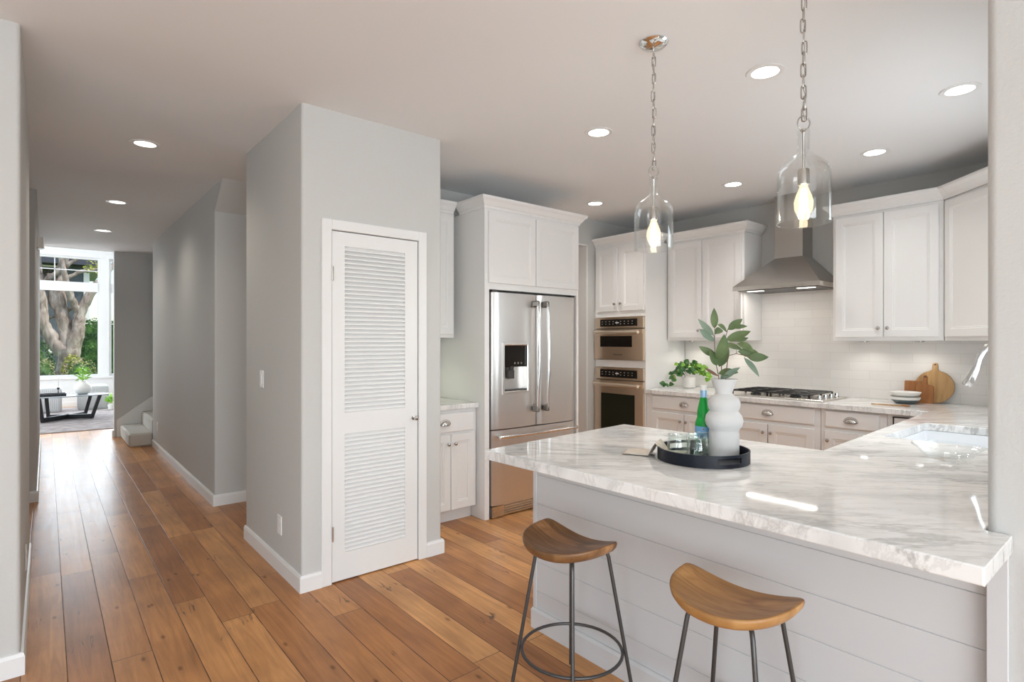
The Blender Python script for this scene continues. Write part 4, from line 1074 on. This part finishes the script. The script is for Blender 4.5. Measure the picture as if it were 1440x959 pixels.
# tumblers
def tumbler(label, x, y):
    t = thing('glass_tumbler', label, 'glass', (x, y, ZT), 0)
    prof = [(.002,.0),(.034,.0),(.039,.004),(.0415,.020),(.0415,.058),(.038,.066),(.0372,.072),(.0385,.088),(.0365,.088),(.0352,.072),(.036,.066),(.0388,.056),(.0388,.018),(.034,.010),(.002,.009)]
    MB().lathe(prof,(0,0,0),36).build('glass_body','glassgreen',t,smooth=45)
    MB().tube([(.0376*cos(2*pi*k/32),.0376*sin(2*pi*k/32),.0885) for k in range(32)],.0014,6,closed=True).build('rim','glassgreen',t,smooth=60)
    return t
for lab, px_, dep in (('leftmost glass tumbler on the black tray over linen', 953, 2.275), ('glass tumbler in front of the green bottle', 981.5, 2.205), ('glass tumbler behind the front one, half hidden beside bottle', 981, 2.289)):
    x, y = at_tray(px_, dep); tumbler(lab, x, y)

# napkin draped over the tray rim
mb = MB(); nu, nv = 26, 12; vs = []; fs = []
nd = -Rd; c0 = Vector((TX, TY, 0))
dirn = (nd*.90+Fd*.44).normalized(); side = Vector((-dirn.y, dirn.x, 0))
def nap(sv, wv):
    # sv distance from tray centre outward
    r = sv; x = r
    if r < RT-.012: z = ZT+.004+.010*max(0,(r-.09)/.07)
    if r < RT-.03: z = ZT+.004
    elif r < RT+.004: z = CT+.0535-.0*abs(r-RT); z = ZT+.004+(CT+.054-ZT-.004)*min(1,(r-(RT-.03))/.026)
    elif r < RT+.03: z = CT+.054-(.050)*((r-RT-.004)/.026)
    else: z = CT+.004
    return z
for i in range(nu+1):
    r = .060+i/nu*.255
    for j in range(nv+1):
        wv = (j/nv-.5)*.125*(1+.18*sin(r*17))
        z = nap(r, wv)+.0035*sin(j*1.35+r*30)*(1 if r > .1 else .4)+.003
        p = c0+dirn*r+side*(wv+.008*sin(r*22)); vs.append((p.x, p.y, max(z, (CT+.0015) if r > RT+.005 else ZT+.002)))
for i in range(nu):
    for j in range(nv): a = i*(nv+1)+j; fs.append((a,a+1,a+nv+2,a+nv+1))
mb.add(vs, fs); o = mb.build('linen_napkin','linen',smooth=60)
so = o.modifiers.new('solid','SOLIDIFY'); so.thickness = .0022; so.offset = 1
tag(o, 'beige linen napkin draped over left rim of the black tray', 'napkin')

# glass serving bowl near the sink
t = thing('glass_bowl', 'shallow scalloped clear glass bowl on worktop before the sink', 'bowl', (2.80,.603,CT))
mb = MB(); rings = []
for r, z in ((.002,.001),(.065,.001),(.072,.004),(.086,.018),(.100,.036),(.116,.050),(.121,.054),(.115,.050),(.097,.036),(.082,.020),(.068,.008),(.002,.006)):
    rings.append([((r*(1+.022*(z/.068)*cos(12*2*pi*k/72)))*cos(2*pi*k/72),(r*(1+.022*(z/.068)*cos(12*2*pi*k/72)))*sin(2*pi*k/72),z) for k in range(72)])
mb.loops(rings); mb.build('bowl_body','bowlglass',t,smooth=50)
MB().tube([(.120*(1+.017*cos(12*2*pi*k/96))*cos(2*pi*k/96),.120*(1+.017*cos(12*2*pi*k/96))*sin(2*pi*k/96),.0535) for k in range(96)],.0022,6,closed=True).build('rim','bowlglass',t,smooth=60)

# bowls and boards by the backsplash
def sbowl(label, z, dark):
    t = thing('ceramic_bowl', label, 'bowl', (5.08,1.358,z))
    if dark:
        MB().lathe([(.002,.001),(.060,.0),(.072,.008),(.088,.026),(.091,.031)],(0,0,0),40,cap1=False).build('base','bowlgrey',t,smooth=45)
        MB().lathe([(.091,.031),(.098,.042),(.101,.052),(.097,.052),(.090,.036),(.078,.020),(.002,.012)],(0,0,0),40,cap0=False).build('upper','glazed',t,smooth=45)
    else: MB().lathe([(.002,.0),(.070,.0),(.085,.006),(.096,.022),(.103,.036),(.100,.037),(.090,.022),(.078,.010),(.002,.006)],(0,0,0),40).build('bowl_body','glazed',t,smooth=45)
sbowl('lower bowl of the pair by the boards, white with dark grey foot', CT, True)
sbowl('upper white bowl nested on the dark footed one by the boards', CT+.0535, False)
def lean_board(label, y, xbase, outline, th, mat, tilt, hole=None):
    t = thing('cutting_board', label, 'cutting board', (xbase, y, CT))
    n = len(outline); rings = []
    for dx, ins in ((0,.0025),(.0025,0),(th-.0025,0),(th,.0025)):
        r = []
        cx = sum(p[0] for p in outline)/n; cz = sum(p[1] for p in outline)/n
        for a, b_ in outline:
            L = sqrt((a-cx)**2+(b_-cz)**2)+1e-9; a2 = a-(a-cx)/L*ins; b2 = b_-(b_-cz)/L*ins
            r.append((dx+b2*sin(tilt), a2, b2*cos(tilt)))
        rings.append(r)
    MB().loops(rings).build('board', mat, t, smooth=40)
    if hole: MB().lathe([(.006,-.0008),(.006,.0)],(hole[1]*sin(tilt),hole[0],hole[1]*cos(tilt)),14,'X').build('hanging_hole','dark',t)
    return t
def round_outline(R0, hw_, hh):
    pts = []; a0 = math.asin(hw_/R0)
    for k in range(41):
        a = pi/2-a0-(2*pi-2*a0)*k/40; pts.append((-(R0*cos(a)), R0+R0*sin(a)))
    top = 2*R0+hh
    pts = pts+[(hw_*.85*cos(b)*1.0, top-hw_+hw_*sin(b)) for b in [pi*j/8 for j in range(9)]]
    return pts
ol = round_outline(.128,.019,.068)
# tidy the winding of the handle so the outline stays simple
arc = [p for p in ol[:41]]; arc.sort(key=lambda p: 0)
arc = [(.128*sin(2*pi*k/48), .128-.128*cos(2*pi*k/48)) for k in range(48)]
arc = [p for p in arc if not (abs(p[0]) < .021 and p[1] > .2)]
half = len([p for p in arc if p[0] > 0 or (p[0] == 0)])
right = [p for p in arc if p[0] >= 0]; left = [p for p in arc if p[0] < 0]
hnd = [(.019,.262)]+[(.018*cos(b), .300+.018*sin(b)) for b in [pi*j/8 for j in range(9)]]+[(-.019,.262)]
ROUND = right+hnd+left
lean_board('large round light wooden cutting board leaning on the tiles', 1.222, 5.250, ROUND, .016, 'board', .21, (0,.302))
PAD = [(-.052,0),(.052,0),(.056,.01),(.056,.128),(.046,.140),(.016,.148),(.014,.19),(.0135,.205)]+[(.0135*cos(b),.205+.0135*sin(b)) for b in [pi*j/6 for j in range(1,6)]]+[(-.0135,.205),(-.014,.19),(-.016,.148),(-.046,.140),(-.056,.128),(-.056,.01)]
lean_board('small dark paddle cutting board in front of the round board', 1.266, 5.196, PAD, .014, 'boarddark', .14, (0,.205))
SQ = [(-.052,0),(.052,0),(.055,.004),(.055,.166),(.052,.170),(-.052,.170),(-.055,.166),(-.055,.004)]
lean_board('small square brown board behind the bowls, left of the round board', 1.352, 5.222, SQ, .010, 'boarddark', .17)
t = thing('wooden_spoon', 'thin wooden spoon lying on the worktop before the bowls', 'spoon', (4.80,1.42,CT))
MB().tube([(0,.08,.006),(.01,-.08,.006),(.012,-.11,.007)],[.004,.005,.006],8).build('handle','board',t,smooth=60)
MB().tube([(.012,-.105,.008),(.014,-.125,.009),(.016,-.15,.008),(.017,-.165,.007)],[.005,.0075,.007,.003],10).build('spoon_bowl','boarddark',t,smooth=60)

# pothos in white pot
t = thing('potted_plant', 'trailing green plant in small white pot by the ovens', 'potted plant', (5.08,3.240,CT))
MB().lathe([(.004,.002),(.052,.0),(.062,.006),(.066,.05),(.066,.108),(.064,.112),(.060,.110),(.060,.10),(.01,.098)],(0,0,0),36).build('pot','glazed',t,smooth=45)
KP = 5.75/785
def pp(px_, py_, dep=0): return Rd*((px_-968)*KP)+Fd*dep+Ud*((544.5-py_)*KP)
rnd = random.Random(3)
mbv = MB(); mbd_ = MB(); mbl = MB()
def vine(pts): mbv.tube([pp(*p) for p in pts],.0022,5)
vine([(966,527,0),(955,514,-.04),(948,522,-.06),(945,534,-.07)]); vine([(968,527,0),(971,512,0),(982,512,-.02),(992,524,-.04)])
vine([(950,520,-.06),(941,530,-.08),(938,541,-.1),(930,540,-.1)])
for k in range(105):
    s_ = rnd.random()
    # arch from lower left over the top to lower right
    if s_ < .45: q = s_/.45; cx_, cy_ = 945+(966-945)*q, 534-24*sin(q*pi/2)
    elif s_ < .6: cx_, cy_ = rnd.uniform(962,978), rnd.uniform(509,521)
    else: q = (s_-.6)/.4; cx_, cy_ = 972+22*q, 511+17*q*q
    b0 = pp(cx_+rnd.uniform(-4,4), cy_+rnd.uniform(-4,4), rnd.uniform(-.08,.05)); an = rnd.uniform(0, 2*pi)
    tp = b0+(Rd*cos(an)*.75+Ud*(sin(an)*.45-.4)+Fd*rnd.uniform(-.6,.2)).normalized()*rnd.uniform(.042,.062)
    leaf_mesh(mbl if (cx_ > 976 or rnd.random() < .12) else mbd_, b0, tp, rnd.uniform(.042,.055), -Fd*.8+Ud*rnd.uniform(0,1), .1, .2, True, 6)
for (px_, py_, dx, dy) in ((923,536,6,3),(929,534,-5,6),(927,541,6,-4),(932,538,2,4)):
    leaf_mesh(mbd_, pp(px_,py_,-.10), pp(px_+dx,py_+dy,-.13), .042, -Fd+Ud*.6, .1, .2, True, 6)
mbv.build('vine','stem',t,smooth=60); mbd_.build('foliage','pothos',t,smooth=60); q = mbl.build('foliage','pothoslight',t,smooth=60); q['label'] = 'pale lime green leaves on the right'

# ------------------------------------------------------------------ stairs and living room
t = struct(MB().rounded(.84,1.115,8.85,9.972,0,.178,.022).rounded(1.10,1.38,8.85,9.972,.10,.356,.022).rounded(1.36,1.64,8.85,9.972,.28,.534,.022).rounded(1.62,3.0,8.85,9.972,.4,.712,.022), 'stair_steps', 'carpet', 'bottom carpeted stair steps at end of hall', 'stairs')

o = MB().box(-1.6,3.2,11.0,15.0,.001,.011).build('area_rug','rug'); tag(o, 'faded grey-brown patterned rug in the living room', 'rug')
t = thing('coffee_table', 'low coffee table with smoked glass top and black crossed base', 'coffee table', (.24,12.75,.011))
mb = MB(); n = 56
prof = [(-.002,.428),(0,.430),(0,.438),(-.002,.440)]
rings = []
for d_, z in ((-.004,.424),(0,.427),(0,.437),(-.004,.440)):
    rings.append([((.66+d_)*(abs(cos(2*pi*k/n))**.8)*(1 if cos(2*pi*k/n) >= 0 else -1), (.42+d_)*(abs(sin(2*pi*k/n))**.8)*(1 if sin(2*pi*k/n) >= 0 else -1), z) for k in range(n)])
mb.loops(rings).build('table_top','tableglass',t,smooth=40)
def bar(mb, a, b_, w_, h_):
    A = Vector(a); B = Vector(b_); d_ = (B-A).normalized(); s_ = d_.cross(Vector((0,0,1)))
    if s_.length < .3: s_ = Vector((1,0,0))
    s_.normalize(); u_ = s_.cross(d_); r = []
    for P in (A, B): r.append([tuple(P+s_*x*w_/2+u_*y*h_/2) for x, y in ((-1,-1),(1,-1),(1,1),(-1,1))])
    mb.loops(r)
LEGS = [(-.28,-.30),(.40,-.13),(.32,.34),(-.20,.20)]
for (a, b_) in LEGS:
    mb = MB(); k = 1.16 if a < 0 else 1.22
    bar(mb, (a,b_,.01), (a*k+(.0 if a<0 else .03),b_*k,.422), .055, .085); mb.build('leg','black_wood',t)
mb = MB(); bar(mb, (LEGS[0][0],LEGS[0][1],.045), (LEGS[2][0],LEGS[2][1],.045), .055,.075); bar(mb, (LEGS[1][0],LEGS[1][1],.045), (LEGS[3][0],LEGS[3][1],.045), .055,.075); mb.build('crossed_base','black_wood',t)
tz = .452
t = thing('floor_vase', 'round pale vase with green stems on the coffee table', 'vase', (.515,12.70,tz))
MB().lathe([(.01,.001),(.07,.0),(.10,.02),(.128,.07),(.132,.11),(.11,.165),(.07,.205),(.045,.225),(.05,.235),(.046,.235),(.03,.2),(.01,.02)],(0,0,0),32).build('vase_body','glazed',t,smooth=45)
mb = MB(); r2 = random.Random(5)
for k in range(60):
    a = r2.uniform(0,2*pi); h_ = r2.uniform(.24,.46); b0 = Vector((.03*cos(a)+.03*sin(a*3),.03*sin(a),h_)); dv = Vector((cos(a)*.9,sin(a)*.9,r2.uniform(-.2,.9))).normalized()
    leaf_mesh(mb, b0, b0+dv*r2.uniform(.05,.11), .022, (0,-1,.3), .1, .1, False, 4)
for k in range(6): mb.tube([(0,0,.2),(.02*cos(k),.02*sin(k),.42)],.003,5)
mb.build('foliage','pothoslight',t)
t = thing('black_tray', 'low black rectangular tray on left of coffee table', 'tray', (.07,12.55,tz))
MB().rounded(-.21,.21,-.12,.12,.0,.012,.003).build('tray_base','black_wood',t)
mb = MB().box(-.21,.21,-.12,-.108,.012,.045).box(-.21,.21,.108,.12,.012,.045).box(-.21,-.198,-.108,.108,.012,.045).box(.198,.21,-.108,.108,.012,.045); mb.build('tray_rim','black_wood',t)
t = thing('candle_holder', 'small black candle holder in the tray on coffee table', 'candle holder', (.17,12.60,tz+.0125))
MB().lathe([(.03,0),(.03,.008),(.008,.015),(.006,.09),(.02,.10),(.02,.13),(.016,.13)],(0,0,0),20).build('holder','black_wood',t,smooth=40)
MB().tube([(0,0,.13),(0,0,.30)],.008,10).build('candle','glazed',t,smooth=60)
def ottoman(label, x, y, wx):
    t = thing('ottoman', label, 'ottoman', (x, y, .0115))
    mb = MB(); rings = []; n = 96; hx, hy, r = wx/2, .26, .06
    base = rpoly([(-hx,-hy),(hx,-hy),(hx,hy),(-hx,hy)], {0:r,1:r,2:r,3:r})
    # resample perimeter with channels
    P = []; m = len(base)
    for i in range(m):
        a = Vector(base[i]); b_ = Vector(base[(i+1)%m]); k = max(1, int((b_-a).length/.0075))
        for j in range(k): P.append(a+(b_-a)*j/k)
    s_ = 0; Q = []
    for i, p in enumerate(P):
        nrm = Vector((p.x/hx**2, p.y/hy**2)).normalized()
        Q.append(p-nrm*.007*(0.5+.5*cos(i*2*pi/4)))
    for sc, z in ((.93,.0),(1,.03),(1,.42),(.97,.46),(.88,.482),(.5,.49),(.02,.49)): rings.append([(p.x*sc,p.y*sc,z) for p in Q])
    mb.loops(rings).build('upholstery','boucle',t,smooth=50)
ottoman('grey channelled ottoman under the window, left one behind the table', .0, 14.35, .50)
ottoman('grey channelled ottoman under the window, right one behind the vase', .76, 14.55, .52)
t = thing('floor_plant', 'small green plant standing by the living room wall', 'potted plant', (1.05,14.05,.0115))
MB().lathe([(.05,0),(.07,.005),(.08,.10),(.075,.10),(.065,.09),(.01,.09)],(0,0,0),20).build('pot','glazed',t,smooth=40)
mb = MB()
for k in range(40):
    a = r2.uniform(0,2*pi); b0 = Vector((.03*cos(a),.03*sin(a),.09+r2.uniform(0,.18))); dv = Vector((cos(a),sin(a),r2.uniform(0,1.2))).normalized()
    leaf_mesh(mb, b0, b0+dv*.12, .03, (0,-1,.3), .1, .1, False, 4)
mb.build('foliage','pothoslight',t)

# ------------------------------------------------------------------ garden
struct(MB().box(-30,30,15.45,60,-.12,-.02), 'ground', 'grass')
def leaf_cloud(mb, fn, n, size, rg):
    for k in range(n):
        p, nr = fn(rg)
        a = Vector((rg.uniform(-1,1),rg.uniform(-1,1),rg.uniform(-1,1))).normalized(); b_ = (Vector(nr)+a*.8).normalized().cross(a).normalized()
        c_ = b_.cross(a).normalized()
        s1 = size*rg.uniform(.6,1.3)
        P = Vector(p); mb.add([P-b_*s1*.5, P+c_*s1*.28, P+b_*s1*.5, P-c_*s1*.28],[(0,1,2,3)])
rg = random.Random(11)
# neighbour house
t = thing('neighbour_house', 'grey sided house with white trim across the garden', 'house', (-2.5,27,0))
MB().box(-9,3.62,0,6,-.1,4.4).build('wall','siding',t)
MB().box(3.62,3.80,-.05,6.05,-.1,4.4).build('corner_board','siding_white',t)
MB().add([(-9.4,-.5,4.3),(4.3,-.5,4.3),(4.3,6.5,4.3),(-9.4,6.5,4.3),(-9.4,3,6.6),(4.3,3,6.6)],[(0,1,5,4),(1,2,5),(2,3,4,5),(3,0,4),(0,3,2,1)]).build('roof','iron',t)
f_ = MB().box(2.30,3.10,-.06,0,3.55,4.25).build('window','siding_white',t); MB().box(2.38,3.02,-.07,-.055,3.62,4.18).build('pane','blackglass',f_)
MB().box(2.55,2.85,-.16,0,1.0,1.45).build('meter_box','siding_white',t)
# tree
def limb(mb, pts, radii):
    # subdivide with a little wander
    P = [Vector(p) for p in pts]; out = []; rr_ = []
    for i in range(len(P)-1):
        for j in range(6):
            s_ = j/6; out.append(P[i].lerp(P[i+1], s_)+Vector((rg.uniform(-1,1),rg.uniform(-1,1),rg.uniform(-1,1)))*.018); rr_.append((radii[i]*(1-s_)+radii[i+1]*s_)*rg.uniform(.92,1.08))
    out.append(P[-1]); rr_.append(radii[-1]); mb.tube(out, rr_, 12)
t = thing('garden_tree', 'gnarled old tree with several pale twisting trunks outside the window', 'tree', (.45,19,0))
mb = MB()
limb(mb, [(0,0,-.1),(.02,0,.6),(.05,0,1.2)], [.36,.27,.24])
limb(mb, [(.05,0,1.0),(-.28,.05,1.35),(-.50,.0,1.9),(-.56,.05,2.8),(-.7,.1,4.0),(-1.1,.2,5.2)], [.20,.17,.14,.13,.10,.05])
limb(mb, [(.0,.05,1.1),(-.02,.1,1.7),(-.16,.1,2.4),(-.18,.15,3.1),(.02,.2,3.9),(.3,.3,5.0)], [.20,.16,.15,.13,.09,.05])
limb(mb, [(.06,.0,1.1),(.22,-.05,1.7),(.26,0,2.15),(.50,-.05,2.75),(.85,0,3.3),(1.3,.1,4.0)], [.20,.16,.13,.11,.08,.04])
limb(mb, [(.26,0,2.1),(.10,-.1,2.5),(-.02,-.15,2.9),(-.15,-.2,3.6)], [.10,.09,.08,.05])
limb(mb, [(-.1,.1,2.0),(-.34,.1,2.5),(-.38,.1,3.2)], [.09,.07,.05])
limb(mb, [(.35,0,2.5),(-.05,.2,2.2),(-.4,.3,2.0)], [.05,.04,.03])
limb(mb, [(-.18,.15,3.0),(.3,.1,3.3),(.9,.0,3.45)], [.06,.05,.03]); limb(mb, [(-.56,.05,2.9),(-.2,.0,3.25),(.3,-.1,3.7)], [.07,.06,.04])
mb.build('trunk','bark',t,smooth=60)
mb = MB()
def crownf(rg):
    a = rg.uniform(0,2*pi); e = rg.uniform(-1,1); r = rg.uniform(.5,1)
    return (1.7*r*cos(a)*sqrt(1-e*e), 1.2*r*sin(a), 5.4+1.1*r*e), (0,-1,0)
leaf_cloud(mb, crownf, 1500, .16, rg)
def lowf(rg): return (.55+rg.gauss(0,.12), .1+rg.gauss(0,.1), 3.42+rg.gauss(0,.10)), (0,-1,0)
leaf_cloud(mb, lowf, 90, .07, rg)
mb.build('foliage','yellowleaf',t)
# hedge
t = thing('garden_hedge', 'tall clipped green hedge to the right of the tree', 'hedge', (1.75,24.4,0))
MB().box(-.72,6.9,-.35,.5,-.02,2.0).build('hedge_core','hedge',t)
mb = MB()
def hf(rg):
    q = rg.random()
    if q < .62: return (rg.uniform(-.8,3.2),-.42+rg.gauss(0,.05),rg.uniform(0,2.15)),(0,-1,0)
    if q < .85: return (rg.uniform(-.8,3.2),rg.uniform(-.4,.5),2.08+rg.gauss(0,.06)),(0,0,1)
    return (-.8+rg.gauss(0,.04),rg.uniform(-.4,.5),rg.uniform(0,2.15)),(-1,0,0)
leaf_cloud(mb, hf, 5200, .085, rg); mb.build('foliage','hedge',t)
def bush(name, label, cat, x, y, z, rx, ry, rz_, n, size, mat, core=True):
    t = thing(name, label, cat, (x, y, z))
    if core:
        mb = MB(); mb.lathe([(.01,.0),(rx*.7,.02),(rx*.86,rz_*.5),(rx*.8,rz_),(rx*.5,rz_*1.5),(.02,rz_*1.75)],(0,0,0),14); mb.build('branches','hedge',t)
    mb = MB()
    def fn(rg):
        a = rg.uniform(0,2*pi); e = rg.uniform(-.8,1); s_ = sqrt(max(0,1-e*e)); r = rg.uniform(.85,1.05)
        v = (cos(a)*s_*r, sin(a)*s_*r, e*r); return (v[0]*rx, v[1]*ry, rz_+v[2]*rz_), v
    leaf_cloud(mb, fn, n, size, rg); mb.build('foliage', mat, t)
    return t
bush('round_shrub', 'round dark green shrub left of the tree trunk', 'shrub', -.22,18.1,-.02,.40,.4,.76,1500,.06,'hedge')
t = bush('flowering_shrub', 'low pinkish flowering shrub directly under the window at left', 'shrub', -.12,16.9,-.02,.36,.3,.53,700,.055,'flower')
bush('flowering_shrub', 'low pinkish flowering shrub under the window before the tree trunk', 'shrub', .64,16.9,-.02,.36,.3,.52,700,.055,'flower')
bush('leafy_shrub', 'yellow green leafy shrub in front of the tree trunk', 'shrub', .52,17.75,-.02,.24,.2,.55,600,.06,'yellowleaf')
bush('low_shrub', 'low bright green shrub at foot of the hedge', 'shrub', 1.25,20.2,-.02,.45,.3,.30,600,.06,'hedge', True)
bush('background_tree', 'distant green tree beyond the hedge', 'tree', 9.5,38,-.02,3.2,1.6,2.0,1800,.24,'hedge')

# ------------------------------------------------------------------ groups of repeats
GR = {'bar_stool': 'saddle stools along the peninsula', 'pendant_lamp': 'glass pendants above the peninsula', 'recessed_light': 'recessed lights in the ceiling',
      'wall_cabinet': 'white wall cabinets', 'base_cabinet': 'white base cabinets', 'glass_tumbler': 'glass tumblers on the tray',
      'cutting_board': 'cutting boards leaning on the tiles', 'leafy_branch': 'leafy stems in the white vase', 'ottoman': 'ottomans under the window',
      'under_cabinet_light': 'round lights under the wall cabinets', 'wall_outlet': 'outlets low on the walls', 'ceramic_bowl': 'stacked ceramic bowls by the boards',
      'flowering_shrub': 'flowering shrubs under the window'}
for o in bpy.data.objects:
    k = o.name.split('.')[0]
    if o.parent is None and k in GR and 'label' in o.keys(): o['group'] = GR[k]
